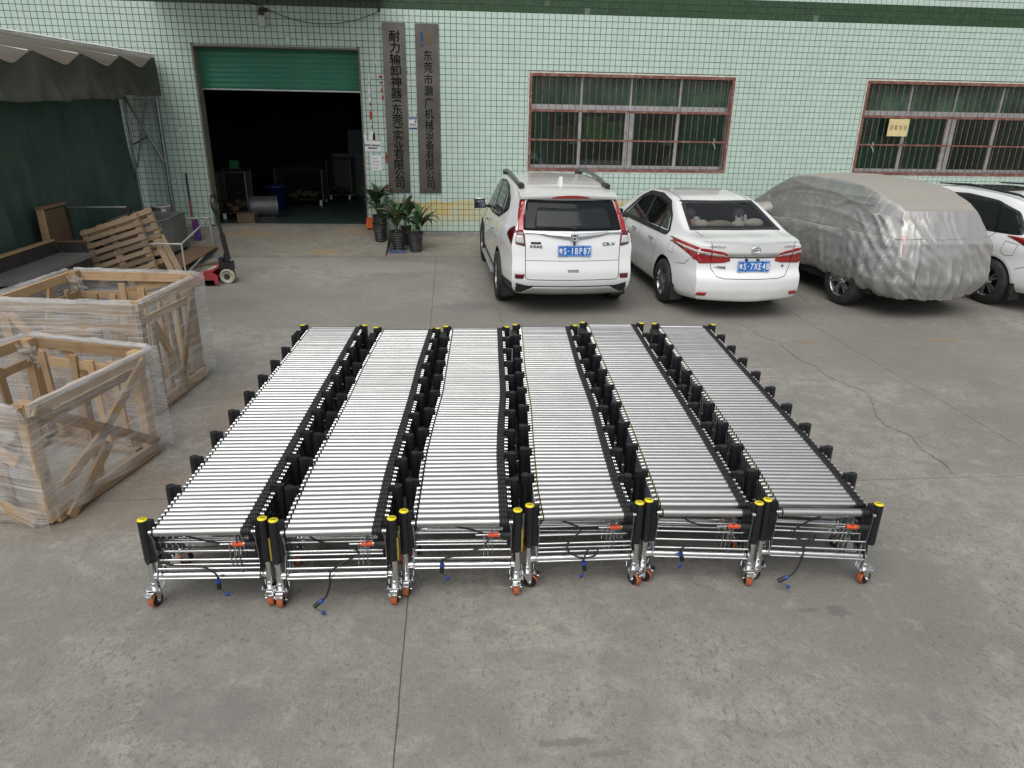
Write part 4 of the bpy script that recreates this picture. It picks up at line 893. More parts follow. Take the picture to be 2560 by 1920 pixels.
# black column sleeve: round column with a keyhole neck toward the frame
def sleeve_mesh(cap):
    poly = []
    for i in range(20):
        a = R(32)+i*R(296)/19; poly.append((-.006+.025*math.cos(a), .025*math.sin(a)))
    poly += [(.034, -.010), (.040, -.014), (.046, -.010), (.046, .010), (.040, .014), (.034, .010)]
    b = MB(); n = len(poly); L = [(0, .258, .93), (1, .27, 1.), (2, .485, 1.0), (3, .498, .95)]
    for (i, z, s_) in L: pass
    vs = [(x*s_, y*s_, z) for (_, z, s_) in L for x, y in poly]
    fs = [(j*n+i, j*n+(i+1) % n, (j+1)*n+(i+1) % n, (j+1)*n+i) for j in range(3) for i in range(n)]
    b.add(vs, fs, 0, True); b.add(vs[:n], [tuple(range(n-1, -1, -1))]); b.add(vs[3*n:], [tuple(range(n))])
    me = b.mesh('column_sleeve', M_BLKP, weld=1e-5); sharpen(me, .7); return me
SLEEVE = sleeve_mesh(False)
tube_me = MB().tube([(-.006, 0, .112), (-.006, 0, .30)], .0185, 16).mesh('leg', M_CHR)
CAP = MB().lathe([(.0235, .4975), (.0235, .5015), (.0, .5025)], 22, 'Z', (-.006, 0, 0)).mesh('yellow_cap', M_YCAP)
cm = MB()
for i in range(5): cm.box((-.017+i*.0048, -.004, .5022), (-.017+i*.0048+.0028, .004, .5032))
CAPMARK = cm.mesh('cap_print', M_INK, False)
# caster: plate with bolts, fork, brake tab; wheel
pb_ = MB(); pb_.box((-.045, -.036, .100), (.036, .036, .106)); pb_.tube([(-.006, 0, .106), (-.006, 0, .135)], .023, 14)
for sx_ in (-.036, .027):
    for sy_ in (-.028, .028): pb_.tube([(sx_, sy_, .092), (sx_, sy_, .122)], .0045, 6)
PLATE = pb_.mesh('caster_plate', M_CHR)
fk = MB()
for s_ in (-1, 1): fk.prism([(-.028, .098), (.022, .098), (.024, .05), (.020, .028), (.008, .028), (-.014, .07)], s_*.021-.0015, s_*.021+.0015, 'Y')
fk.box((-.03, -.026, .094), (.03, .026, .0985)); fk.tube([(.014, -.03, .038), (.014, .03, .038)], .006, 8)
fk.prism([(.02, .092), (.042, .088), (.062, .082), (.064, .086), (.044, .093), (.02, .098)], -.018, .018, 'Y'); fk.box((.052, -.021, .081), (.068, .021, .0865))
FORK = fk.mesh('caster_fork', M_CHR)
WHEEL = MB().lathe([(0, -.014), (.025, -.014), (.027, -.0165), (.035, -.0165), (.040, -.011), (.040, .011), (.035, .0165), (.027, .0165), (.025, .014), (0, .014)], 26, 'Y', (.014, 0, .040), mis=[1, 1, 1, 0, 0, 0, 1, 1, 1]).mesh('caster_wheel', [M_ORNG, M_BLKP]); sharpen(WHEEL, .6)
CURVES = [[(3.05, -1.452), (4.75, -1.392), (6.50, -1.318)],
 [(3.01, -.818), (3.62, -.804), (4.18, -.765), (4.73, -.730), (5.42, -.699), (6.40, -.630)],
 [(3.06, -.187), (3.34, -.1755), (3.78, -.158), (4.24, -.121), (4.79, -.066), (5.59, -.026), (6.42, .018)],
 [(3.08, .456), (3.28, .457), (3.59, .476), (4.04, .511), (4.49, .550), (5.30, .589), (6.46, .676)],
 [(3.09, 1.083), (3.27, 1.102), (3.99, 1.166), (4.63, 1.213), (5.32, 1.254), (6.52, 1.338)],
 [(3.06, 1.715), (3.50, 1.775), (3.93, 1.820), (4.71, 1.885), (5.41, 1.942), (6.46, 2.035)]]
NR, NL = 76, 11
LABELS = ['roller conveyor at the left end of the row, next to the wrapped crates', 'second roller conveyor from the left, its cable dangling lowest', 'third roller conveyor from the left, bending left toward the camera', 'fourth roller conveyor from the left, with its cable in a big loop', 'fifth roller conveyor from the left, second from the right end', 'roller conveyor at the right end of the row, beside the cracked concrete']
SWIV = [(250, 275), (265, 262), (262, 268), (350, 300), (335, 262), (185, 20)]
CABLES = [[(.10, .06, .40), (.22, .03, .37), (.32, .02, .345), (.22, .01, .335), (.06, -.0, .345), (.0, -.02, .31), (-.01, -.03, .26), (.06, -.04, .225), (.15, -.045, .22), (.22, -.06, .205), (.265, -.065, .155), (.27, -.065, .12)],
 [(.05, .08, .42), (.15, .05, .36), (.28, .0, .355), (.34, -.03, .30), (.26, -.05, .24), (.2, -.07, .18), (.19, -.08, .10), (.17, -.09, .04), (.15, -.10, .02)],
 [(.15, .1, .40), (.2, .03, .40), (.28, .0, .39), (.36, .0, .34), (.32, -.03, .27), (.2, -.05, .225), (.13, -.06, .2), (.12, -.065, .165)],
 [(.05, .1, .40), (.20, .02, .355), (.14, -.02, .27), (.14, -.05, .20), (.20, -.07, .16), (.27, -.075, .17), (.29, -.07, .215), (.27, -.06, .235), (.235, -.06, .21), (.22, -.07, .15), (.22, -.07, .13)],
 [(.1, .1, .40), (.2, .03, .35), (.36, .0, .33), (.42, -.03, .26), (.36, -.05, .215), (.2, -.05, .225), (.14, -.06, .215), (.115, -.07, .18), (.115, -.07, .16)],
 [(.32, .1, .39), (.18, .02, .37), (.10, -.01, .32), (.11, -.04, .26), (.19, -.06, .25), (.20, -.05, .30), (.15, -.07, .22), (.14, -.09, .13), (.10, -.12, .05), (.06, -.13, .025)]]
def smooth_curve(pts):
    ys = np.array([p_[0] for p_ in pts]); xs_ = np.array([p_[1] for p_ in pts])
    yy = np.linspace(ys[0], ys[-1], 200); xx = np.interp(yy, ys, xs_)
    ker = np.ones(17)/17; xx = np.convolve(np.pad(xx, 8, mode='reflect', reflect_type='odd'), ker, 'valid')
    return yy, xx
for ci, cv in enumerate(CURVES):
    yy, xx = smooth_curve(cv); loc = Vector((cv[0][1]+.22, (cv[0][0]+cv[-1][0])/2, 0)); rn = random.Random(ci)
    t = thing('roller_conveyor', LABELS[ci], 'conveyor', (loc.x*CAM_SCALE, loc.y*CAM_SCALE, YZ), 0, 'flexible roller conveyors side by side'); t.scale = (CAM_SCALE, CAM_SCALE, CAM_SCALE)
    dsl = np.hypot(np.diff(yy), np.diff(xx)); sl = np.concatenate([[0], np.cumsum(dsl)]); TL_ = sl[-1]
    def at(s, off=0., z=0.):
        s = min(max(s, 0), TL_); y = np.interp(s, sl, yy); x = np.interp(s, sl, xx)
        e = .08; tx = (np.interp(min(s+e, TL_), sl, xx)-np.interp(max(s-e, 0), sl, xx)); ty = (np.interp(min(s+e, TL_), sl, yy)-np.interp(max(s-e, 0), sl, yy))
        n = math.hypot(tx, ty); tx /= n; ty /= n
        return Vector((x+ty*off-loc.x, y-tx*off-loc.y, z)), math.atan2(-tx, ty)
    bolts = MB(); links = MB(); pos_s = []
    # rollers, a little wider apart at the near end of the first conveyor
    for i in range(NR):
        f = i/(NR-1); s = TL_*(f-(.045*math.sin(math.pi*f*2)/2 if ci == 0 else .012*math.sin(f*9+ci)))if 0 < i < NR-1 else TL_*f
        pos_s.append(s)
        p_, a = at(s, 0, ZR+rn.uniform(-.0012, .0012))
        o = obj('roller', roller_me, t, p_); o.rotation_euler = (rn.uniform(0, 6), 0, a*.55+rn.uniform(-.006, .006)-.004)
        q = obj('drive_pulley', pulley_me, o, (SIL+.001, 0, 0))
        # ring, washer and bolt at each end
        for off, sg in ((-.004, -1), (SIL+PW+.001, 1)):
            c_, _ = at(s, off, ZR); e_, _ = at(s, off+sg*.024, ZR)
            d = (e_-c_)
            bolts.tube([c_, c_+d*.25], .017, 10, 0 if (ci < 3 or sg > 0) else 2); bolts.tube([c_+d*.25, c_+d*.45], .012, 8, 1); bolts.tube([c_+d*.5, c_+d*.62], .014, 8, 2 if sg > 0 else 1); bolts.tube([c_+d*.62, e_], .006, 6, 1); bolts.tube([c_+d*.72, c_+d*.95], .010, 6, 1)
    tag(bolts.build('axle_fittings', [M_RUB, M_CHR, M_BRASS], t, fix=False), kind='stuff')
    # scissor links on both sides, three tiers of pivots
    piv = MB()
    for off, sg in ((-.022, -1), (SIL+PW+.014, 1)):
        for i in range(NR):
            for dj, lay in ((3, 0), (-3, 1)):
                j = i+dj
                if not (0 <= j < NR): continue
                a_, _ = at(pos_s[i], off+sg*.005*lay, ZR); b_, _ = at(pos_s[j], off+sg*.005*lay, ZR-.27)
                links.bar(a_, b_, .0028, .020, lay if sg > 0 else 0, up=(b_-a_).cross(Vector((1, 0, 0))))
                if dj > 0 and i % 2 == 0:
                    m_ = (a_+b_)/2; piv.tube([m_, m_+Vector((sg*.020, 0, 0))], .0048, 5)
            if i % 2: b_, _ = at(pos_s[i], off, ZR-.27); piv.tube([b_, b_+Vector((sg*.022, 0, 0))], .0048, 5)
    tag(links.build('scissor_links', [M_ZNC, M_BLKP], t, fix=False), kind='stuff'); tag(piv.build('pivot_pins', M_CHR, t, fix=False), kind='stuff')
    # tie rods across
    for i in list(range(0, NR, 6)):
        for z, di in ((ZR-.27, 0), (ZR-.215, 1), (ZR-.165, 2), (ZR-.12, 3)):
            j = min(NR-1, i+di); a_, _ = at(pos_s[j], -.02, z); b_, _ = at(pos_s[j], SIL+PW+.02, z)
            rod('tie_rod', [a_, b_], .0052, M_CHR, t, 8)
    for z, s_ in ((.390, .085), (.350, .07), (.310, .05), (.272, .03), (.232, .012)):   # stacked rails at the near end
        a_, _ = at(s_, -.02, z); b_, _ = at(s_, SIL+PW+.02, z); rod('tie_rod', [a_, b_], .0055, M_CHR, t, 8)
    for s_ in (.01, .05, .09):
        for off in (-.018, SIL+PW+.018, SIL-.035):
            a_, _ = at(s_, off, .43); b_, _ = at(s_+.03, off, .17); MB().bar(a_, b_, .003, .018, up=(0, 1, 0)).build('end_link', M_ZNC, t)
    # legs
    for li in range(NL):
        s = TL_*(.012+li*(.977)/(NL-1))
        for sd_, off in ((0, -.062), (1, .502)):
            p_, a = at(s, off, 0); ends = li in (0, NL-1)
            lg = obj('leg', tube_me, t, p_); lg.rotation_euler = (0, 0, a+(math.pi if sd_ else 0))
            obj('column_sleeve', SLEEVE, lg)
            if ends: obj('yellow_cap', CAP, lg); o = obj('cap_print', CAPMARK, lg); o.rotation_euler = (0, 0, math.pi if sd_ else 0)
            if ends and sd_: o.location = (-.012, 0, 0)
            pl = obj('caster_plate', PLATE, lg)
            sw = R(SWIV[ci][sd_]) if li == 0 else rn.uniform(0, 6.28)
            mt = Matrix.Translation((-.006, 0, 0)) @ Matrix.Rotation(sw-(math.pi if sd_ else 0)-a, 4, 'Z')
            obj('caster_fork', FORK, lg, mtx=mt); obj('caster_wheel', WHEEL, lg, mtx=mt)
            MB().tube([(-.006, -.026, .262), (-.006, -.044, .262)], .008, 8).build('clamp_bolt', M_CHR, lg) if li == 0 else None
            # bracket from column to side frame
            c_, _ = at(s, off+(.03 if not sd_ else -.012), .40); d_, _ = at(s, -.02 if not sd_ else SIL+.05, .43)
            MB().bar(c_, d_, .03, .05).build('column_bracket', M_BLKP, t)
        a_, _ = at(s, -.06, .176); b_, _ = at(s, .50, .176)
        rod('cross_tube', [a_, b_], .0175, M_CHR, t, 14)
    # control box and motor near the far end, black drive housings under the belts
    p_, a = at(TL_*.945, -.085, .40); bx = MB().box((-.03, -.10, -.06), (.03, .10, .06)).build('control_box', M_BLKP, t, p_); bx.rotation_euler = (0, 0, a)
    for f in (.25, .5, .75): p_, a = at(TL_*f, .12, .385); bx = MB().tube([(0, 0, 0), (.24, 0, 0)], .032, 14).build('motor_roller', M_CHR, t, p_)
    # belt pulleys and orange hand spools under the near end
    for q_, (dy, z) in enumerate(((.02, .368), (.10, .388))):
        c_, _ = at(dy, SIL-.06, z); e_, _ = at(dy, SIL-.005, z)
        MB().tube([c_, e_], .0125, 14).build('orange_spool', M_SPOOL, t); MB().tube([e_, e_+Vector((.008, 0, 0))], .016, 12).build('spool_flange', M_BRASS, t)
        MB().tube([e_+Vector((.008, 0, 0)), e_+Vector((.062, 0, -.004))], .021, 14).build('belt_wheel', M_RUB, t); rod('spool_shaft', [c_-Vector((.06, 0, 0)), c_], .005, M_CHR, t, 6)
        for dx in (-.012, .010): MB().bar(c_+Vector((dx, -.004, .01)), c_+Vector((dx-.01, .012, -.15)), .003, .014).build('hanger', M_CHR, t)
    a_, _ = at(0, SIL+.02, .43); MB().box((.0, .03, -.10), (.03, .05, 0)).build('belt_guard', M_BLKP, t, a_)
    p_, _ = at(.06, .532, .33); MB().box((-.004, -.035, -.07), (.004, .035, .06)).build('yellow_label', mat('dull_yellow_label', (.30, .24, .03), .5), t, p_) if ci < 3 else None
    # cable with blue connector and tethered cap
    base, _ = at(0, 0, 0); pts = [base+Vector((q[0], q[1]*.6+.02, q[2]+.055*max(0, min(1, (.36-q[2])/.2)))) for q in CABLES[ci]]; sm2 = []
    for i in range(len(pts)-1):
        p0, p1, p2, p3 = pts[max(i-1, 0)], pts[i], pts[i+1], pts[min(i+2, len(pts)-1)]
        for j in range(6):
            u = j/6; sm2.append(.5*((2*p1)+(p2-p0)*u+(2*p0-5*p1+4*p2-p3)*u*u+(3*p1-p0-3*p2+p3)*u**3))
    cb = MB().tube(sm2, .0048, 8).build('cable', M_RUB, t)
    e = sm2[-1]; d = (sm2[-1]-sm2[-3]).normalized()
    MB().tube([e, e+d*.018], .0115, 14).build('connector_ring', M_CBLUE, cb); MB().tube([e+d*.018, e+d*.055], [.0105, .0115], 14).build('connector', M_BLKP, cb)
    h = e+d*.05; cp = h+Vector((.045 if ci in (0, 1, 5) else (.03 if ci == 2 else -.02), -.02, -.025)); cp.z = max(cp.z, .012)
    MB().tube([h, (h+cp)/2+Vector((0, 0, -.004)), cp], .0015, 5).build('cap_tether', M_RUB, cb)
    MB().lathe([(0, -.004), (.010, -.004), (.011, 0), (.010, .005), (.008, .005), (.008, 0), (0, 0)], 16, 'Y', cp).build('connector_cap', M_CBLUE, cb)
# ================================================================ CARS
def car_paint(name, col, dust):
    k = NT(name); p = k.tc('Object')
    n = k.noise(p, 3., 5, .65); g = k.n('ShaderNodeNewGeometry')
    sp = k.n('ShaderNodeSeparateXYZ'); k.l(g.outputs['Normal'], sp.inputs[0])
    up = k.math('MULTIPLY', k.ramp(sp.outputs[2], [(.55, 0.), (.95, 1.)]), k.ramp(n, [(.25, .45), (.65, 1.)]))
    c = k.mix(k.math('MULTIPLY', up, dust), col, (.52, .485, .43))          # settled dust on upward faces
    pz = k.n('ShaderNodeSeparateXYZ'); k.l(p, pz.inputs[0])
    low = k.math('MULTIPLY', k.ramp(pz.outputs[2], [(.22, 1.), (.62, 0.)]), k.ramp(n, [(.35, .05), (.7, .5)]))
    c = k.mix(low, c, (.40, .38, .34))                                         # road grime low on the sides
    return k.bsdf(c, k.ramp(n, [(.3, .16), (.7, .3)]), 0, .5, .8)
M_WHITE = car_paint('white_car_paint', (.80, .81, .805), .65); M_WHITE2 = car_paint('clean_white_car_paint', (.82, .83, .825), .30)
M_CGL = mat('dark_car_glass', (.010, .012, .013), .05, 0, .1, 2, 0, spec=.18)
M_TRIM = mat('black_car_trim', (.012, .012, .013), .5, 0, .15, 12, .03, dirt=(.07, .066, .06), dscale=8, damt=.4)
M_TYRE = mat('tyre_rubber', (.018, .018, .018), .8, 0, .2, 20, .15, 90, dirt=(.07, .065, .055), dscale=10, damt=.6)
M_RIM_ = mat('alloy_rim', (.50, .51, .52), .32, .9, .1, 8, .02, dirt=(.16, .15, .14), dscale=9, damt=.4)
M_WELL = mat('wheel_well_black', (.006, .006, .006), .9, 0, .1, 5, 0)
M_CHROME = mat('car_chrome', (.82, .83, .84), .08, 1., .03, 5, 0)
M_SILV = mat('silver_plastic', (.42, .425, .42), .4, .4, .08, 6, .02)
M_PLATE = mat('blue_number_plate', (.012, .15, .52), .4, 0, .06, 6, 0); M_PWHITE = mat('plate_white', (.82, .83, .83), .5, 0, .03, 6, 0)
def lamp_mat(name, col):
    k = NT(name); p = k.tc('Object'); n = k.noise(p, 60, 2)
    c = k.ramp(n, [(.3, tuple(x*.85 for x in col)), (.7, tuple(min(1, x*1.2) for x in col))])
    return k.bsdf(c, .12, 0, .6, .6)
M_LRED = lamp_mat('red_lamp_lens', (.30, .010, .012)); M_LDRK = lamp_mat('dark_red_lamp_lens', (.10, .006, .008)); M_LCLR = lamp_mat('clear_lamp_lens', (.52, .49, .48))

def catmull(P, n):
    P = [np.array(p_, float) for p_ in P]; out_ = []
    for i in range(len(P)-1):
        p0 = P[max(i-1, 0)]; p1 = P[i]; p2 = P[i+1]; p3 = P[min(i+2, len(P)-1)]
        for j in range(n):
            u = j/n; out_.append(.5*((2*p1)+(p2-p0)*u+(2*p0-5*p1+4*p2-p3)*u*u+(3*p1-p0-3*p2+p3)*u**3))
    out_.append(P[-1]); return out_
def sm_interp(pts, x, w_=.0):
    xs_ = np.array([p_[0] for p_ in pts]); ys = np.array([p_[1] for p_ in pts])
    if not w_: return float(np.interp(x, xs_, ys))
    return float(np.mean([np.interp(x+d, xs_, ys) for d in np.linspace(-w_, w_, 9)]))
def car_surface(C, NS=96):
    """lofted body: returns MB with rings + rear and front caps"""
    L, W = C['L'], C['W']/2; rings = []; top = C['top']
    for si in range(NS+1):
        yb = -L/2+L*si/NS
        zt = sm_interp(top, yb, .07); zb = sm_interp(C['bottom'], yb, .05); be = min(sm_interp(C['belt'], yb, .1), zt-.055)
        dr = yb+L/2; df = L/2-yb
        wp = W*(1-C.get('rn', .10)*max(0, 1-dr/C.get('rlen', 1.05))**1.7-C.get('fn', .20)*max(0, 1-df/.85)**2.2)
        lowp = [(0., zb), (.80*wp, zb), (.93*wp, zb+.02)]
        for f, wf in C['side']: lowp.append((wp*wf, zb+.02+(be-zb-.02)*f))
        wb_ = lowp[-1][0]; g = zt-be; tm = C['tumble']
        wtop = wb_-.018-tm*g*.92
        up = [(wb_-.012, be+.012), (wb_-.018-tm*g*.45, be+g*.46), (wtop, be+g*.88), (wtop-.05*min(1, g/.3)-.01, be+g*.965), (wtop*.62, zt-.006*min(1, g/.2)-.004), (0., zt)]
        prof = catmull(lowp[:3], 2)[:-1]+catmull(lowp[2:]+up, 5)
        ring = []
        for x, z in prof:
            sh_r = sm_interp(C['rear'], z)*max(0, 1-dr/C.get('rfade', 1.1)); sh_f = sm_interp(C['front'], z)*max(0, 1-df/1.0)
            ring.append((x, yb+sh_r-sh_f, z))
        rings.append(ring)
    J = len(rings[0]); b = MB(); idx = []
    for ring in rings:
        o = len(b.v); b.v += ring+[(-x, y, z) for x, y, z in ring[1:-1]]
        idx.append([o+j for j in range(J)]+[o+J+(J-2-1-j) for j in range(J-2)])     # closed loop
    n = 2*J-2
    for a, c in zip(idx, idx[1:]):
        for j in range(n): b.f.append([a[j], a[(j+1) % n], c[(j+1) % n], c[j]]); b.mi.append(0); b.sm.append(True)
    for which, sg, crown in ((0, -1, C.get('rcrown', .09)), (-1, 1, .16)):
        ring = rings[which]; lp_ = idx[which]; K = 20; rows = []
        for j in range(J):
            x, y, z = ring[j]
            if j in (0, J-1): rows.append([lp_[j]]); continue
            row = [lp_[n-j]]
            for q in range(1, K):
                u = -1+2*q/K; row.append(len(b.v)); b.v.append((x*u, y+sg*crown*(1-u*u)*(min(1, x/.5)), z))
            row.append(lp_[j]); rows.append(row)
        for j in range(J-1):
            r0, r1 = rows[j], rows[j+1]
            m = max(len(r0), len(r1))-1
            for q in range(m):
                f = []
                for v_ in ((r0[q] if len(r0) > 1 else r0[0]), (r0[q+1] if len(r0) > 1 else r0[0]), (r1[q+1] if len(r1) > 1 else r1[0]), (r1[q] if len(r1) > 1 else r1[0])):
                    if v_ not in f: f.append(v_)
                if len(f) > 2: b.f.append(f); b.mi.append(0); b.sm.append(True)
    return b
def clip_poly(poly, x0, x1, y0, y1):
    def cl(P, ax, lim, keep):
        o = []
        for i in range(len(P)):
            a, c = P[i-1], P[i]; ia = (a[ax]-lim)*keep >= 0; ic = (c[ax]-lim)*keep >= 0
            if ia != ic: t = (lim-a[ax])/(c[ax]-a[ax]); o.append((a[0]+(c[0]-a[0])*t, a[1]+(c[1]-a[1])*t))
            if ic: o.append(c)
        return o
    for ax, lim, kp in ((0, x0, 1), (0, x1, -1), (1, y0, 1), (1, y1, -1)):
        poly = cl(poly, ax, lim, kp)
        if len(poly) < 3: return []
    return poly
def rounded(poly, r=.03, n=4):
    out_ = []; m = len(poly)
    for i in range(m):
        a, b_, c = (np.array(poly[j % m], float) for j in (i-1, i, i+1))
        d1, d2 = np.linalg.norm(a-b_), np.linalg.norm(c-b_); rr = min(r, d1*.45, d2*.45); p0 = b_+(a-b_)/d1*rr; p1 = b_+(c-b_)/d2*rr
        for q in range(n+1): t = q/n; out_.append(tuple((1-t)**2*p0+2*t*(1-t)*b_+t*t*p1))
    return out_
class Skin:
    def __init__(s, b): 
        s.bvh = BVHTree.FromPolygons([Vector(v) for v in b.v], b.f)
    def hit(s, view, p_):
        if view == 'R': o, d = Vector((p_[0], -6, p_[1])), Vector((0, 1, 0))
        elif view == 'L': o, d = Vector((-4, p_[0], p_[1])), Vector((1, 0, 0))
        elif view == 'r': o, d = Vector((4, p_[0], p_[1])), Vector((-1, 0, 0))
        else: o, d = Vector((p_[0], p_[1], 5)), Vector((0, 0, -1))
        h = s.bvh.ray_cast(o, d)
        return (h[0], h[1] if h[1].dot(d) < 0 else -h[1]) if h[0] is not None else (None, None)
    def patch(s, name, view, poly, m, parent, off=.004, step=.035, r=.03, thick=True):
        poly = rounded(poly, r) if r else poly
        xs_ = [q[0] for q in poly]; ys = [q[1] for q in poly]; b = MB(); cache = {}; nrm = []
        nx = max(1, int(math.ceil((max(xs_)-min(xs_))/step))); ny = max(1, int(math.ceil((max(ys)-min(ys))/step)))
        def vid(q):
            kk = (round(q[0], 5), round(q[1], 5))
            if kk not in cache:
                h, n = s.hit(view, q)
                if h is None: cache[kk] = None
                else: cache[kk] = len(b.v); b.v.append(tuple(h+n*off)); nrm.append(n.copy())
            return cache[kk]
        for i in range(nx):
            for j in range(ny):
                c = clip_poly(poly, min(xs_)+i*(max(xs_)-min(xs_))/nx, min(xs_)+(i+1)*(max(xs_)-min(xs_))/nx, min(ys)+j*(max(ys)-min(ys))/ny, min(ys)+(j+1)*(max(ys)-min(ys))/ny)
                if len(c) < 3: continue
                f = []
                for q in c:
                    v_ = vid(q)
                    if v_ is not None and v_ not in f: f.append(v_)
                if len(f) > 2: b.f.append(f); b.mi.append(0); b.sm.append(True)
        me = b.mesh(name, m, False)
        if me.polygons:                        # face outward
            me.update(); sgn = sum(pg.normal.dot(nrm[pg.vertices[0]])*pg.area for pg in me.polygons)
            if sgn < 0: me.flip_normals()
        o = obj(name, me, parent)
        if thick:
            md = o.modifiers.new('t', 'SOLIDIFY'); md.thickness = off*1.3; md.offset = -1 if view in 'Rr' else -1
        return o
    def line(s, name, view, pts, wd, m, parent, off=.0025):
        b = MB(); fine = []
        for a, c in zip(pts, pts[1:]):
            n = max(2, int(math.hypot(c[0]-a[0], c[1]-a[1])/.05))
            for i in range(n): fine.append((a[0]+(c[0]-a[0])*i/n, a[1]+(c[1]-a[1])*i/n))
        fine.append(pts[-1]); prev = None
        for i, q in enumerate(fine):
            a = fine[max(i-1, 0)]; c = fine[min(i+1, len(fine)-1)]; d = (c[0]-a[0], c[1]-a[1]); L_ = math.hypot(*d) or 1; nx_, ny_ = -d[1]/L_*wd/2, d[0]/L_*wd/2
            h1, n1 = s.hit(view, (q[0]+nx_, q[1]+ny_)); h2, n2 = s.hit(view, (q[0]-nx_, q[1]-ny_))
            if h1 is None or h2 is None: prev = None; continue
            o = len(b.v); b.v += [tuple(h1+n1*off), tuple(h2+n2*off)]
            if prev is not None: b.f.append([prev, prev+1, o+1, o]); b.mi.append(0); b.sm.append(True)
            prev = o
        return obj(name, b.mesh(name, m, False), parent)
def wheel(parent, x, y, r, wd, side, spokes=5, name='wheel'):
    t = MB().lathe([(r*.62, -wd/2), (r*.90, -wd/2), (r*.97, -wd*.42), (r, -wd*.30), (r, wd*.30), (r*.97, wd*.42), (r*.90, wd/2), (r*.62, wd/2), (r*.60, wd*.2)], 40, 'X', (0, 0, 0)).build(name, M_TYRE, parent, (x, y, r))
    b = MB(); s_ = side; xo = s_*wd*.36
    b.lathe([(r*.66, s_*wd*.46), (r*.63, s_*wd*.47), (r*.60, s_*wd*.40), (r*.58, -s_*wd*.2)], 36, 'X')
    b.lathe([(r*.13, xo+s_*.012), (r*.11, xo+s_*.02), (0, xo+s_*.02)], 16, 'X'); b.lathe([(r*.2, xo-s_*.02), (r*.13, xo+s_*.012)], 16, 'X')
    for i in range(spokes):
        for da in (-.14, .14):
            a = 2*math.pi*i/spokes+da; a2 = 2*math.pi*i/spokes+da*1.25
            p0 = Vector((xo, r*.12*math.cos(a), r*.12*math.sin(a))); p1 = Vector((xo+s_*.008, r*.62*math.cos(a2), r*.62*math.sin(a2)))
            b.bar(p0, p1, .024, r*.085, up=(1, 0, 0)) if False else b.bar(p0, p1, r*.10, .022, up=(1, 0, 0))
    b.build('rim', M_RIM_, t)
    d = MB(); d.lathe([(r*.57, s_*wd*.05), (0, s_*wd*.05)], 24, 'X'); d.build('brake_disc', M_WELL, t)
    return t
def plate(parent, txt, c, tilt=0., wd=.44, h=.14):
    x, y, z = c; mt = Matrix.Translation(c) @ Matrix.Rotation(tilt, 4, 'X')
    o = obj('number_plate', MB().box((-wd/2, -.004, -h/2), (wd/2, .004, h/2)).mesh('number_plate', M_PLATE, False), parent, mtx=mt)
    b = MB(); e = .006; f = .003
    for lo, hi in (((-wd/2+e, -.0055, -h/2+e), (wd/2-e, -.004, -h/2+e+f)), ((-wd/2+e, -.0055, h/2-e-f), (wd/2-e, -.004, h/2-e)), ((-wd/2+e, -.0055, -h/2+e), (-wd/2+e+f, -.004, h/2-e)), ((wd/2-e-f, -.0055, -h/2+e), (wd/2-e, -.004, h/2-e))): b.box(lo, hi)
    b.build('border', M_PWHITE, o, fix=False)
    put_text(txt[0], .075, M_PWHITE, (-.183, -.0055, 0), o, offset=.0016, sx=.62)
    xs_ = [-.128, -.083, -.03, .026, .082, .138, .190]; 
    for ch, xx_ in zip(txt[1:], xs_):
        put_text(ch, .118 if ch != '·' else .12, M_PWHITE, (xx_, -.0055, 0), o, offset=.0018, sx=.66)
    for sx_ in (-.11, .11):
        for sz_ in (-h/2+.008, h/2-.008): MB().tube([(sx_, -.008, sz_), (sx_, -.004, sz_)], .007, 6).build('screw', M_TRIM, o)
    return o
def surf_text(sk, txt, size, m, x, z, parent, **kw):
    h, n = sk.hit('R', (x, z)); yaw = math.atan2(n.x, -n.y); pit = math.asin(max(-1, min(1, n.z)))
    rot = Matrix.Rotation(yaw, 4, 'Z') @ Matrix.Rotation(-pit, 4, 'X') @ FACE_S
    return put_text(txt, size, m, h+n*.007, parent, 'badge', rot, **kw)
def mirror(parent, x, y, z, s_, m):
    b = MB(); b.grid(lambda u, v: (x+s_*(.02+.21*u), y-.02+.09*math.sin(v*6.283)*(math.sin(math.pi*min(max(u, .12), .90)))**.5, z+.085*math.cos(v*6.283)*(math.sin(math.pi*min(max(u, .12), .88)))**.5+.01*u), 10, 18)
    o = b.build('door_mirror', m, parent)
    MB().prism([(x+s_*.04, z-.055), (x+s_*.20, z-.06), (x+s_*.21, z+.055), (x+s_*.06, z+.06)], y-.128, y-.122, 'Y').build('mirror_glass', mat('mirror_glass', (.16, .18, .22), .05, .9), o)
    MB().prism([(x+s_*.025, z-.072), (x+s_*.215, z-.075), (x+s_*.228, z+.07), (x+s_*.045, z+.075)], y-.1215, y-.06, 'Y').build('mirror_rim', M_TRIM, o)
    MB().bar((x-s_*.07, y+.01, z-.07), (x+s_*.06, y, z-.04), .06, .04).build('mirror_arm', M_TRIM, o)
    return o
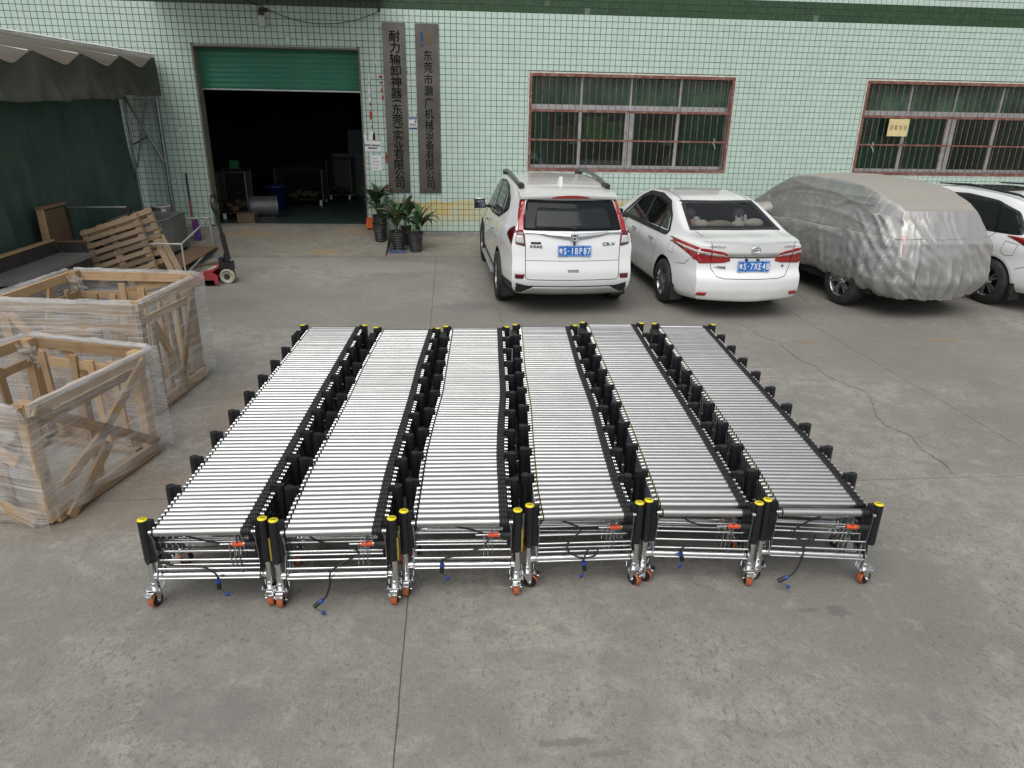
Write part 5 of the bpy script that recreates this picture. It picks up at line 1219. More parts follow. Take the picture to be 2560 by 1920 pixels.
def finish_body(t, b, paint, wheels, name='body', hollow=None):
    me = b.mesh(name, [paint, M_WELL]); body = obj(name, me)
    for (x, y, r, wd) in wheels:
        cut = MB().lathe([(0, -1.), (r+.055, -1.), (r+.055, -.62), (0, -.62)] if x < 0 else [(0, .62), (r+.055, .62), (r+.055, 1.), (0, 1.)], 40, 'X', (0, y, r+.005)).mesh('cut', M_WELL, weld=1e-6)
        co = obj('cut', cut)
        boolean(body, co)
    b2 = bmesh.new(); b2.from_mesh(body.data)                     # wells are dark inside
    for f in b2.faces:
        c = f.calc_center_median()
        for (x, y, r, wd) in wheels:
            if c.x*x > 0 and abs(c.x) > .60 and math.hypot(c.y-y, c.z-r-.005) < r+.058 and (abs(math.hypot(c.y-y, c.z-r-.005)-r-.055) < .004 or abs(abs(c.x)-.62) < .003): f.material_index = 1
    b2.to_mesh(body.data); b2.free()
    if len(body.data.materials) < 2: body.data.materials.append(M_WELL)
    sharpen(body.data, .75)
    if hollow is not None: hollow(body)
    body.parent = t
    return body

# ---------------------------------------------------------------- SUV (left of the four)
SUV = dict(L=4.55, W=1.82, tumble=.31, rn=.115, fn=.22, rcrown=.10, rfade=1.25,
 top=[(-2.28, 1.56), (-2.0, 1.59), (-1.5, 1.635), (-.7, 1.665), (0, 1.66), (.45, 1.61), (.75, 1.49), (1.28, 1.10), (1.5, 1.04), (2.0, .95), (2.28, .78)],
 belt=[(-2.28, 1.14), (-1.5, 1.13), (0, 1.06), (1.0, 1.0), (2.28, .80)], bottom=[(-2.28, .31), (-1.9, .28), (-1.2, .24), (1.3, .24), (2.0, .28), (2.28, .36)],
 side=[(.10, .985), (.30, 1.0), (.55, .992), (.75, 1.0), (.90, .975), (1.0, .945)],
 rear=[(.30, .10), (.40, .03), (.50, .0), (.62, .0), (.80, .035), (.95, .055), (1.10, .085), (1.18, .13), (1.50, .40), (1.57, .48), (1.7, .60)], front=[(.3, .08), (.5, 0), (.7, .05), (.9, .25), (1.7, .25)])
def suv(label, loc, rz, group, paint=M_WHITE):
    t = thing('parked_car', label, 'car', loc, rz, group); t.rotation_euler = (R(1.22), 0, rz)
    b = car_surface(SUV); sk = Skin(b); wl = [(sx*.815, y, .355, .225) for y in (-1.33, 1.29) for sx in (-1, 1)]
    body = finish_body(t, b, paint, wl)
    for (x, y, r, wd) in wl: wheel(t, x, y, r, wd, 1 if x > 0 else -1)
    # rear glass and spoiler
    sk.patch('rear_window', 'R', [(-.665, 1.15), (.665, 1.15), (.585, 1.50), (-.585, 1.50)], M_CGL, t, .006, .05, .05)
    sk.patch('defroster_glass', 'R', [(-.52, 1.17), (.52, 1.17), (.45, 1.42), (.18, 1.405), (-.18, 1.405), (-.45, 1.42)], mat('greyer_car_glass', (.020, .023, .025), .06, 0, .1, 2, 0, spec=.22), t, .008, .05, .06)
    sp = []; 
    for i in range(21):
        u = -1+i/10; x = u*.66; sp.append(x)
    vs = []; fs = []
    for x in sp:
        u = abs(x)/.66; yb = -1.92+.10*u*u; vs += [(x, yb+.42, 1.628-.02*u*u), (x, yb+.10, 1.604-.03*u*u), (x, yb-.085, 1.566-.03*u*u), (x, yb-.075, 1.536-.03*u*u), (x, yb+.10, 1.511-.03*u*u), (x, yb+.42, 1.536)]
    for i in range(20):
        for j in range(6): a = i*6+j; c = i*6+(j+1) % 6; fs.append((a, c, c+6, a+6))
    fs += [tuple(range(5, -1, -1)), tuple(range(120, 126))]
    spm = MB().add(vs, fs, 0, True).mesh('spoiler', paint); sharpen(spm, .6); spo = obj('spoiler', spm, t)
    bl_ = []
    MB().grid(lambda u, v: ((u-.5)*.50, -1.92+.10*((u-.5)*.50/.66)**2-.084-.004*math.sin(math.pi*u), 1.534+.036*v*math.sin(math.pi*min(max(u, .04), .96))**.4-.03*((u-.5)*.5/.66)**2), 20, 2).build('brake_light', M_LRED, spo)
    # lamps
    for s_ in (-1, 1):
        sk.patch('tail_lamp', 'R', [(s_*.655, 1.14), (s_*.70, 1.14), (s_*.735, 1.12), (s_*.70, 1.31), (s_*.65, 1.50), (s_*.60, 1.50)][::s_], M_LRED, t, .010, .03, .015)
        sk.patch('tail_lamp', 'R', [(s_*.635, .955), (s_*.755, .98), (s_*.77, 1.03), (s_*.735, 1.135), (s_*.655, 1.145), (s_*.64, 1.10)][::s_], M_LDRK, t, .011, .03, .015)
        sk.patch('tail_lamp', 'R', [(s_*.645, .985), (s_*.77, 1.00), (s_*.76, 1.085), (s_*.66, 1.09)][::s_], M_LCLR, t, .014, .03, .02)
        sk.patch('tail_lamp', 'L' if s_ < 0 else 'r', [(-2.20, .965), (-2.10, 1.00), (-1.90, 1.06), (-1.95, 1.13), (-2.06, 1.19), (-2.18, 1.14)], M_LDRK, t, .010, .03, .02)
        sk.patch('reflector', 'R', [(s_*.655, .535), (s_*.765, .535), (s_*.765, .60), (s_*.64, .60)][::s_], M_LDRK, t, .006, .03, .01)
    # tailgate seams, lower cladding, silver skid
    ln = lambda v_, pts, w_=.008: sk.line('panel_gap', v_, pts, w_, M_TRIM, t)
    ln('R', [(-.645, 1.10), (-.63, .95), (-.63, .56), (-.60, .525), (.60, .525), (.63, .56), (.63, .95), (.645, 1.10)]); ln('R', [(-.63, .775), (.63, .775)], .005)
    sk.patch('bumper_cladding', 'R', [(-.75, .475), (-.6, .44), (.6, .44), (.75, .475), (.75, .30), (-.75, .30)], M_TRIM, t, .005, .04, .01)
    for v_ in 'Lr':
        sk.patch('bumper_cladding', v_, [(-2.25, .475), (-1.76, .46), (-1.74, .28), (-2.25, .28)], M_TRIM, t, .007, .04, .01)
        sk.patch('sill_cladding', v_, [(-.92, .40), (.90, .40), (.90, .26), (-.92, .26)], M_TRIM, t, .006, .05, .01)
    sk.patch('skid_plate', 'R', [(-.70, .318), (-.52, .425), (.52, .425), (.70, .318)], M_SILV, t, .010, .04, .015)
    b2 = MB(); 
    for i in range(41):
        u = -1+i/20; x = u*.64; h, n = sk.hit('R', (x, 1.095)); hw = .008+.034*max(0, 1-abs(u)*1.35)**.5; zc = 1.125-.045*max(0, 1-abs(u)*1.5)**.6
        y = h.y-.012-.02*max(0, 1-abs(u)*1.6)
        b2.v += [(x, y+.02, zc+hw), (x, y, zc+hw*.8), (x, y, zc-hw*.8), (x, y+.02, zc-hw)]
        if i:
            for j in range(3): a = 4*(i-1)+j; b2.f.append([a, a+1, a+5, a+4]); b2.mi.append(0); b2.sm.append(True)
    b2.build('chrome_bar', M_CHROME, t)
    hy = sk.hit('R', (0, 1.07))[0].y
    em = MB(); em.prism(rounded([(-.062, 1.125), (-.045, 1.040), (.045, 1.040), (.062, 1.125)], .02), hy-.050, hy-.036, 'Y'); eo = em.build('emblem', M_CHROME, t)
    MB().prism(rounded([(-.050, 1.115), (-.038, 1.050), (.038, 1.050), (.050, 1.115)], .016), hy-.0515, hy-.0495, 'Y').build('emblem_field', M_TRIM, eo)
    e2 = MB()
    for s_ in (-1, 1): e2.prism([(s_*.040, 1.113), (s_*.028, 1.113), (s_*.018, 1.088), (s_*.014, 1.052), (s_*.026, 1.052), (s_*.030, 1.08)], hy-.056, hy-.051, 'Y')
    e2.box((-.022, hy-.056, 1.078), (.022, hy-.051, 1.092)); e2.build('emblem_letter', M_CHROME, eo)
    py = sk.hit('R', (0, .91))[0].y
    plate(t, '粤S·1BP87', (0.01, py-.012, .905), R(-4))
    MB().box((-.012, py-.03, .985), (.012, py-.01, 1.03)).build('camera_knob', M_TRIM, t)
    surf_text(sk, 'CR-V', .062, M_TRIM, .475, .985, t, offset=.0018, sx=1.25)
    sk.patch('badge', 'R', [(-.56, .985), (-.43, .985), (-.43, 1.012), (-.56, 1.012)], M_TRIM, t, .005, .05, 0); surf_text(sk, '东风本田', .042, M_TRIM, -.495, .955, t, offset=.001)
    hb = sk.hit('R', (0, .65))[0].y; MB().prism(rounded([(-.075, .625), (.075, .625), (.075, .665), (-.075, .665)], .012), hb-.004, hb+.002, 'Y').build('tow_cover', mat('mid_grey_plastic', (.35, .355, .35), .5), t)  # even grey cover, darker than the bumper paint
    # wiper
    wy_ = sk.hit('R', (0, 1.17))[0].y
    MB().tube([(.0, wy_-.012, 1.19), (-.18, wy_-.006+.01, 1.20), (-.40, wy_+.012, 1.205)], [.016, .010, .006], 6).build('wiper', M_TRIM, t); MB().tube([(.03, wy_-.014, 1.185), (-.03, wy_-.016, 1.19)], .022, 8).build('wiper_hub', M_TRIM, t)
    # side glass, both sides
    for v_, s_ in (('L', -1), ('r', 1)):
        sk.patch('window_trim', v_, [(.98, 1.035), (.55, 1.40), (.22, 1.55), (-.35, 1.595), (-.95, 1.575), (-1.36, 1.47), (-1.52, 1.33), (-1.42, 1.27), (-.9, 1.12), (.0, 1.06)], M_TRIM, t, .004, .06, .05)
        sk.patch('side_window', v_, [(.88, 1.06), (.50, 1.385), (.20, 1.525), (-.10, 1.55), (-.14, 1.085)], M_CGL, t, .008, .06, .03)
        sk.patch('side_window', v_, [(-.20, 1.09), (-.16, 1.555), (-.60, 1.57), (-.98, 1.54), (-1.02, 1.17)], M_CGL, t, .008, .06, .03)
        sk.patch('side_window', v_, [(-1.08, 1.19), (-1.04, 1.53), (-1.32, 1.445), (-1.46, 1.33), (-1.40, 1.295)], M_CGL, t, .008, .06, .03)
        for pts in ([(-.17, 1.06), (-.15, .70), (-.18, .40)], [(-1.05, 1.13), (-1.08, .95), (-.98, .70), (-.93, .62), (-.90, .42)], [(1.0, 1.0), (1.05, .7), (.95, .42)]): ln(v_, pts, .007)
        for y in (-.80, .08):
            h, n = sk.hit(v_, (y, .94)); MB().tube([h+Vector((s_*.006, -.075, 0)), h+Vector((s_*.032, -.05, .004)), h+Vector((s_*.034, .04, .004)), h+Vector((s_*.006, .075, 0))], .014, 8).build('door_handle', M_CHROME, t)
        mirror(t, s_*.88, .72, 1.10, s_, paint)
        MB().bar((s_*.90, -.85, .30), (s_*.90, .82, .30), .11, .035).build('side_step', M_SILV, t)
        MB().prism([(-1.80, .17), (-1.77, .17), (-1.74, .42), (-1.80, .42)], s_*.70, s_*.885, 'X').build('mud_flap', M_TRIM, t)
        # roof rail
        pts = [(s_*(.63-.03*abs(q-3)/4), y, z) for q, (y, z) in enumerate([(-1.52, 1.59), (-1.40, 1.63), (-1.0, 1.67), (-.4, 1.695), (.1, 1.69), (.42, 1.65), (.54, 1.60)])]
        MB().tube(pts, [.014, .028, .028, .028, .028, .028, .014], 8).build('roof_rail', mat('dark_rail_metal', (.16, .165, .165), .4, .5), t)
        for y in (-1.42, .43): MB().box((s_*.60-.034, y-.13, 1.58), (s_*.60+.034, y+.13, 1.660)).build('rail_foot', M_TRIM, t)
    MB().prism([(-1.22, 1.635), (-1.02, 1.645), (-1.04, 1.655), (-1.20, 1.73), (-1.22, 1.73)], -.022, .022, 'X').build('antenna_fin', paint, t)
    sk.patch('windscreen', 'T', [(-.62, 1.22), (.62, 1.22), (.52, .62), (-.52, .62)], M_CGL, t, .006, .06, .05)
    MB().box((-.68, -1.75, .27), (.68, 1.8, .34)).build('underbody', M_WELL, t)
    return t
suv('white suv with roof rails and tall red tail lamps, parked nose to the wall', (1.53, 11.45, -.1435), R(2.0), 'white cars parked along the wall')

# ---------------------------------------------------------------- sedan
SED = dict(L=4.58, W=1.74, tumble=.40, rn=.16, fn=.24, rcrown=.13, rfade=.5,
 top=[(-2.30, 1.055), (-2.15, 1.075), (-1.86, 1.085), (-1.70, 1.105), (-.98, 1.40), (-.70, 1.452), (-.2, 1.475), (.25, 1.455), (.60, 1.375), (1.28, 1.00), (1.5, .955), (2.1, .83), (2.3, .70)],
 belt=[(-2.30, 1.0), (-1.6, .99), (0, .94), (1.0, .90), (2.3, .72)], bottom=[(-2.30, .27), (-1.9, .22), (-1.2, .19), (1.3, .19), (2.0, .22), (2.3, .28)],
 side=[(.10, .985), (.30, 1.0), (.55, .992), (.78, .998), (.92, .972), (1.0, .945)],
 rear=[(.20, .10), (.30, .03), (.42, .0), (.55, .0), (.62, .02), (.66, .06), (.86, .08), (.92, .05), (1.0, .04), (1.06, .03), (1.2, .06)], front=[(.2, .08), (.4, 0), (.6, .04), (.8, .25), (1.5, .25)])
def sedan(label, loc, rz, group, paint):
    t = thing('parked_car', label, 'car', loc, rz, group); t.rotation_euler = (R(1.22), 0, rz)
    b = car_surface(SED); sk = Skin(b); wl = [(sx*.772, y, .316, .205) for y in (-1.33, 1.37) for sx in (-1, 1)]
    gp = [(-.60, 1.125), (.60, 1.125), (.50, 1.375), (-.50, 1.375)]
    SW = ([(.88, .965), (.46, 1.255), (.17, 1.355), (-.08, 1.375), (-.10, .985)], [(-.17, .99), (-.15, 1.378), (-.40, 1.38), (-.78, 1.335), (-.83, 1.015)], [(-.88, 1.02), (-.84, 1.315), (-1.06, 1.18), (-1.20, 1.025)])
    def hollow(body):
        # hollow cabin seen through the rear window
        cav = MB(); vs = []
        prof = [(-1.90, .93), (-1.66, 1.055), (-.98, 1.345), (-.70, 1.40), (.2, 1.40), (.58, 1.32), (1.10, 1.0), (1.0, .50), (-.9, .50), (-1.0, .93)]
        for s_ in (-1, 1):
            for y, z in prof: vs.append((s_*(.70-max(0, z-.95)*.42), y, z))
        n = len(prof); cav.add(vs, [tuple(range(n)), tuple(range(2*n-1, n-1, -1))]+[(i, i+n, (i+1) % n+n, (i+1) % n) for i in range(n)])
        cabin = obj('cut', cav.mesh('cut', M_WELL))
        co = obj('cut', MB().prism(gp, -2.6, -.80, 'Y').mesh('cut', M_WELL)); boolean(cabin, co, 'UNION')
        for q in SW:
            co = obj('cut', MB().prism([(a*.985-.003, (z_-1.15)*.96+1.15) for a, z_ in q], -1.5, 1.5, 'X').mesh('cut', M_WELL)); boolean(cabin, co, 'UNION')
        co = obj('cut', MB().prism([(-.56, 1.13), (.56, 1.13), (.46, .66), (-.46, .66)], .98, 2., 'Z').mesh('cut', M_WELL)); boolean(cabin, co, 'UNION')
        boolean(body, cabin)
        b3 = bmesh.new(); b3.from_mesh(body.data)
        for f in b3.faces:
            c = f.calc_center_median()
            if abs(c.x) < .715 and -1.95 < c.y < 1.15 and .45 < c.z < 1.42 and sk.bvh.find_nearest(c)[3] > .012: f.material_index = 1
        b3.to_mesh(body.data); b3.free()
        sharpen(body.data, .75)
    finish_body(t, b, paint, wl, hollow=hollow)
    for (x, y, r, wd) in wl: wheel(t, x, y, r, wd, 1 if x > 0 else -1)
    fr = [(-.66, 1.105), (.66, 1.105), (.555, 1.402), (-.555, 1.402)]
    for q in ([fr[0], fr[1], gp[1], gp[0]], [fr[1], fr[2], gp[2], gp[1]], [fr[2], fr[3], gp[3], gp[2]], [fr[3], fr[0], gp[0], gp[3]]): sk.patch('rear_window_trim', 'R', q, M_TRIM, t, .004, .05, 0)
    sk.patch('rear_window', 'R', [(-.605, 1.12), (.605, 1.12), (.505, 1.38), (-.505, 1.38)], glass('clear_rear_glass', (.62, .64, .63), .02, .02), t, .003, .05, 0, False)
    # parcel shelf, seats, cushions and soft toys
    MB().box((-.62, -1.60, 1.03), (.62, -1.02, 1.045)).build('parcel_shelf', mat('grey_shelf_cloth', (.10, .10, .10), .9), t)
    M_SEAT = mat('grey_seat_cloth', (.13, .13, .125), .9); M_TOY = mat('cream_plush', (.66, .63, .54), .95, 0, .1, 20, .3, 60); M_TAN = mat('tan_bolster', (.42, .36, .26), .95, 0, .1, 20, .3, 60); M_PINK = mat('pink_plush', (.60, .30, .30), .95)
    MB().box((-.60, -1.02, .55), (.60, -.85, 1.06)).build('rear_seat', M_SEAT, t)
    for x in (-.38, .38):
        MB().lathe([(0, -.05), (.08, -.04), (.095, 0), (.08, .04), (0, .05)], 12, 'Y', (x, -.93, 1.20)).build('headrest', M_SEAT, t)
        for d in (-.04, .04): MB().tube([(x+d, -.93, 1.05), (x+d, -.93, 1.16)], .006, 6).build('headrest_post', M_CHROME, t)
        MB().box((x-.22, -.05, .55), (x+.22, .10, 1.15)).build('front_seat', M_SEAT, t); MB().box((x-.12, -.02, 1.15), (x+.12, .08, 1.32)).build('front_headrest', M_SEAT, t)
    def blob(x, y, z, rx, ry, rz_, m): 
        MB().grid(lambda u, v: (x+rx*math.sin(math.pi*v)*math.cos(6.283*u)*(1+.06*math.sin(5*u*6.28)), y+ry*math.sin(math.pi*v)*math.sin(6.283*u), z+rz_*math.cos(math.pi*v)), 18, 10).build('soft_toy', m, t)
    blob(-.36, -1.34, 1.12, .12, .10, .07, M_TOY); blob(-.42, -1.30, 1.18, .05, .05, .05, M_TOY); blob(-.50, -1.32, 1.12, .07, .07, .07, M_PINK); blob(-.08, -1.33, 1.115, .20, .08, .065, M_TAN); blob(.20, -1.34, 1.115, .10, .09, .065, M_TOY); blob(.22, -1.30, 1.17, .05, .05, .045, M_TOY); blob(.18, -1.29, 1.21, .015, .015, .03, M_TOY); blob(.26, -1.29, 1.21, .015, .015, .03, M_TOY); blob(.46, -1.30, 1.125, .15, .10, .075, M_TOY); blob(.34, -1.24, 1.15, .03, .03, .10, M_PAPER)
    ln = lambda v_, pts, w_=.007: sk.line('panel_gap', v_, pts, w_, M_TRIM, t)
    # lamps wrap from the lid onto the flanks
    for s_ in (-1, 1):
        sk.patch('tail_lamp', 'R', [(s_*.31, .81), (s_*.40, .785), (s_*.70, .765), (s_*.83, .92), (s_*.85, .985), (s_*.62, .965), (s_*.42, .93), (s_*.33, .895)][::s_], M_LRED, t, .009, .03, .012)
        sk.patch('tail_lamp', 'R', [(s_*.35, .862), (s_*.56, .878), (s_*.80, .915), (s_*.82, .945), (s_*.62, .922), (s_*.40, .893)][::s_], M_LCLR, t, .013, .03, .01)
        sk.patch('tail_lamp', 'R', [(s_*.553, .80), (s_*.568, .80), (s_*.568, .935), (s_*.553, .935)][::s_], M_LDRK, t, .0145, .03, 0)
        sk.patch('tail_lamp', 'L' if s_ < 0 else 'r', [(-2.17, .80), (-2.02, .865), (-1.88, .975), (-2.14, .955)], M_LRED, t, .009, .03, .012)
        sk.patch('reflector', 'R', [(s_*.60, .345), (s_*.72, .345), (s_*.70, .395), (s_*.58, .395)][::s_], M_LRED, t, .006, .03, .008)
        ln('R', [(s_*.565, 1.0), (s_*.565, .78), (s_*.545, .70), (s_*.48, .61), (s_*.38, .585), (0, .58)])
        ln('R', [(s_*.60, 1.10), (s_*.565, 1.0)], .006)
    sk.line('chrome_strip', 'R', [(-.36, .885), (.36, .885)], .04, M_CHROME, t, .012)
    sk.line('lid_recess', 'R', [(-.36, .858), (.36, .858)], .015, M_TRIM, t, .006)
    py = sk.hit('R', (0, .74))[0].y; plate(t, '粤S·7XE48', (.01, py-.014, .745), R(-3))
    for x in (-.10, .06): MB().box((x-.015, py-.02, .815), (x+.015, py+.03, .84)).build('plate_lamp', M_TRIM, t)
    h, n = sk.hit('R', (0, .96))
    def ring(cx, cz, rx, rz_, r_): return [(cx+rx*math.cos(q*6.2832/22), h.y-.012, cz+rz_*math.sin(q*6.2832/22)) for q in range(22)]
    em = MB(); em.tube(ring(0, .965, .060, .040, 0), .0055, 6, closed=True); em.tube(ring(0, .965, .020, .036, 0), .005, 6, closed=True); em.tube(ring(0, .982, .042, .014, 0), .005, 6, closed=True); em.build('emblem', M_CHROME, t)
    surf_text(sk, 'COROLLA', .036, M_CHROME, -.50, 1.0, t, offset=.001, sx=1.2); surf_text(sk, 'COROLLA', .036, M_CHROME, .50, 1.0, t, offset=.001, sx=1.2); surf_text(sk, '一汽丰田', .038, M_TRIM, -.44, .725, t, offset=.0012); surf_text(sk, 'GL', .035, M_TRIM, .44, .74, t, offset=.002)
    for v_, s_ in (('L', -1), ('r', 1)):
        tr = [(1.02, .935), (.50, 1.27), (.18, 1.385), (-.35, 1.41), (-.80, 1.36), (-1.12, 1.19), (-1.28, 1.01), (-1.2, .985), (0, .955)]
        for a_, c_ in zip(tr, tr[1:]+tr[:1]): sk.line('window_trim', v_, [a_, c_], .058, M_TRIM, t, .005)
        for pl in ([(-.135, .975), (-.115, 1.375)], [(-.855, 1.01), (-.81, 1.33)]): sk.line('window_pillar', v_, pl, .075, M_TRIM, t, .006)
        for q in SW: sk.patch('side_window', v_, q, glass('tinted_side_glass', (.30, .32, .32), .03, .02), t, .003, .06, .02, False)
        for pts in ([(-.13, .96), (-.10, .6), (-.12, .28)], [(-.95, .99), (-.98, .85), (-.88, .62), (-.86, .30)], [(1.0, .93), (1.05, .6), (.98, .30)], [(-1.72, .665), (-1.95, .70), (-2.06, .79)]): ln(v_, pts, .006)
        if s_ < 0: ln(v_, [(-1.46, .93), (-1.60, .93), (-1.62, .78), (-1.46, .78), (-1.46, .93)], .005)
        for y in (-.74, .12):
            h2, n2 = sk.hit(v_, (y, .84)); MB().tube([h2+Vector((s_*.005, -.075, 0)), h2+Vector((s_*.03, -.05, .004)), h2+Vector((s_*.032, .04, .004)), h2+Vector((s_*.005, .075, 0))], .013, 8).build('door_handle', M_CHROME, t)
        mirror(t, s_*.90, .70, .985, s_, paint)
        MB().prism([(-1.75, .14), (-1.72, .14), (-1.70, .36), (-1.75, .36)], s_*.69, s_*.865, 'X').build('mud_flap', M_TRIM, t)
        MB().prism([(-1.74, .155), (-1.71, .155), (-1.70, .30), (-1.74, .30)], s_*.68, s_*.86, 'X') 
        sk.line('roof_channel', 'T', [(s_*.515, -.98), (s_*.50, -.5), (s_*.50, .2), (s_*.53, .6)], .010, M_TRIM, t, .003)
    sk.patch('windscreen', 'T', [(-.60, 1.20), (.60, 1.20), (.48, .60), (-.48, .60)], glass('tinted_side_glass', (.30, .32, .32), .03, .02), t, .004, .06, .05, False)
    MB().box((-.66, -1.9, .19), (.66, 1.8, .30)).build('underbody', M_WELL, t)
    return t
sedan('white sedan with wide red tail lamps and soft toys behind its rear window', (3.86, 11.28, -.1465), R(3.0), 'white cars parked along the wall', M_WHITE2)

# ---------------------------------------------------------------- silver covered car
k = NT('silver_car_cover'); p = k.tc('Object')
n1 = k.noise(p, 2.4, 5, .6); n2 = k.noise(k.mapping(p, (13, 13, 1.7)), 1., 4, .6, .6); g = k.n('ShaderNodeNewGeometry'); sp_ = k.n('ShaderNodeSeparateXYZ'); k.l(g.outputs['Normal'], sp_.inputs[0])
c = k.ramp(n1, [(.3, (.40, .396, .385)), (.7, (.46, .455, .44))])
dust = k.math('MULTIPLY', k.ramp(sp_.outputs[2], [(.45, 0.), (.9, .9)]), k.ramp(n1, [(.2, .7), (.6, 1.)]))
c = k.mix(dust, c, (.31, .285, .24))
M_COVER = k.bsdf(c, k.math('ADD', k.ramp(n2, [(.3, .30), (.7, .46)]), k.math('MULTIPLY', dust, .4)), k.math('SUBTRACT', .65, k.math('MULTIPLY', dust, .6)), .5, 0, n2, .35, .02)
COV = dict(rlen=.7, L=4.56, W=1.80, tumble=.30, rn=.16, fn=.2, rcrown=.10, rfade=1.1,
 top=[(-2.36, 1.40), (-2.15, 1.55), (-1.75, 1.66), (-.9, 1.74), (0, 1.74), (.5, 1.68), (.85, 1.5), (1.4, 1.12), (1.7, 1.05), (2.2, .95), (2.36, .85)],
 belt=[(-2.36, 1.10), (-1.5, 1.08), (0, 1.02), (2.36, .85)], bottom=[(-2.36, .29), (-1.6, .32), (-1.0, .36), (1.0, .38), (2.36, .36)],
 side=[(.10, .99), (.30, 1.0), (.55, 1.0), (.78, .985), (.92, .965), (1.0, .94)],
 rear=[(.30, .06), (.5, .0), (.8, .02), (1.05, .06), (1.15, .12), (1.5, .34), (1.6, .50), (1.8, .6)], front=[(.3, 0), (.9, .1), (1.8, .2)])
def covered(label, loc, rz):
    t = thing('covered_car', label, 'car', loc, rz); t.rotation_euler = (R(1.22), 0, rz)
    b = car_surface(COV, 110); tmp = bpy.data.meshes.new('tmp'); tmp.from_pydata(b.v, [], b.f)
    bm = bmesh.new(); bm.from_mesh(tmp); bmesh.ops.recalc_face_normals(bm, faces=bm.faces)
    bmesh.ops.subdivide_edges(bm, edges=[e for e in bm.edges if e.calc_length() > .045], cuts=3, use_grid_fill=True)
    # open underside
    bmesh.ops.delete(bm, geom=[f for f in bm.faces if f.normal.z < -.75 and f.calc_center_median().z < .5], context='FACES')
    bm.normal_update()
    for v in bm.verts:
        x, y, z = v.co; n = v.normal; low = max(0, min(1, (1.15-z)/.6)); flank = 1-abs(n.z)
        rid = lambda q, p_=1.6: max(0., 1-3.2*abs(q))**p_                # narrow pinched folds
        wx = .35*noise.noise((x*1.3, y*1.3, z*1.3)); side = abs(n.x) > abs(n.y)
        u_ = (y if side else x)+wx+(.22*(z-1) if side else .40*(z-.9)*(1 if x > -.45 else -.7))
        f1 = rid(noise.noise((u_*3.4, z*.55, 3.1 if side else 1.3))); f2 = rid(noise.noise((u_*7.5+.6*z, z*.8, 7.7))); f3 = rid(noise.noise((u_*15-.9*z, z*1.3, 2.2)), 1.2)
        diag = rid(noise.noise(((x+y)*5+z*5.5, z*1.2, 4.2))); hor = rid(noise.noise((u_*.8, z*5.5, 6.6)))
        amp = .30+.70*low; w3 = noise.noise((x*1.9, y*1.9, z*1.9))
        d = flank*(.040*f1*amp+.024*f2*amp+.011*f3+.016*diag*(.3+.7*low)+.010*hor+.016*w3-.012)+.006*noise.noise((x*6, y*6, 1))
        cor = max(0, 1-math.hypot(x+.70, (y+1.95)*.8)/.7)          # tension folds round the rear left corner
        if cor > 0 and z < 1.35: d += cor*.045*rid(noise.noise(((x-y)*5+z*6, z*1.2, 9.)))
        v.co += n*d
        if z < .5: v.co.z += .035*noise.noise((x*2.5, y*2.5, 2))-.02*(1 if abs(x) > .6 else 0); v.co.x *= 1-.10*max(0, (.52-z)/.2)
    for f in bm.faces: f.smooth = True
    me = bpy.data.meshes.new('cover'); bm.to_mesh(me); bm.free(); me.materials.append(M_COVER); obj('cover', me, t); bpy.data.meshes.remove(tmp)
    sk = Skin(b)
    for s_ in (-1, 1):
        MB().grid(lambda u, v: (s_*(.95+.26*math.sin(math.pi*u*.5)+.012*math.sin(v*40)), .62+.15*math.cos(6.283*v)*(1-.25*u)+.02*noise.noise((u*4, v*5, 1)), 1.10+.12*math.sin(6.283*v)*(1-.2*u)-.03*u+.02*noise.noise((u*5, v*4, 6))), 10, 28).build('mirror_pocket', M_COVER, t)
        MB().lathe([(.0, .0), (.11, .0)], 20, 'X', (s_*1.205, .62, 1.07)).build('mirror_pocket_end', M_COVER, t)
        wheel(t, s_*.77, -1.36, .35, .225, s_); wheel(t, s_*.77, 1.35, .35, .225, s_)
        sk.line('seam', 'L' if s_ < 0 else 'r', [(-2.0, .95), (-1.75, 1.25), (-1.3, 1.42), (-.6, 1.52), (.2, 1.50), (.9, 1.30)], .014, mat('seam_tape', (.20, .195, .185), .6, .3), t, .040)
    sk.patch('reflective_strip', 'R', [(-.715, .88), (-.70, .88), (-.705, 1.12), (-.715, 1.14)], mat('faded_pink_strip', (.62, .34, .27), .6), t, .055, .04, .01, False); sk.patch('reflective_strip', 'R', [(.715, .88), (.70, .88), (.705, 1.12), (.715, 1.14)], MATS['faded_pink_strip'], t, .055, .04, .01, False)
    MB().box((-.80, -1.9, .28), (.80, 2.0, .45)).build('underbody', M_WELL, t)
    MB().tube([(.72, -2.0, .34), (.74, -2.03, .25), (.73, -2.0, .20)], .022, 7).build('strap_end', M_TRIM, t)
    return t
covered('car under a wrinkled silver cover between the sedan and the rightmost car', (6.34, 11.20, -.148), R(9.0))

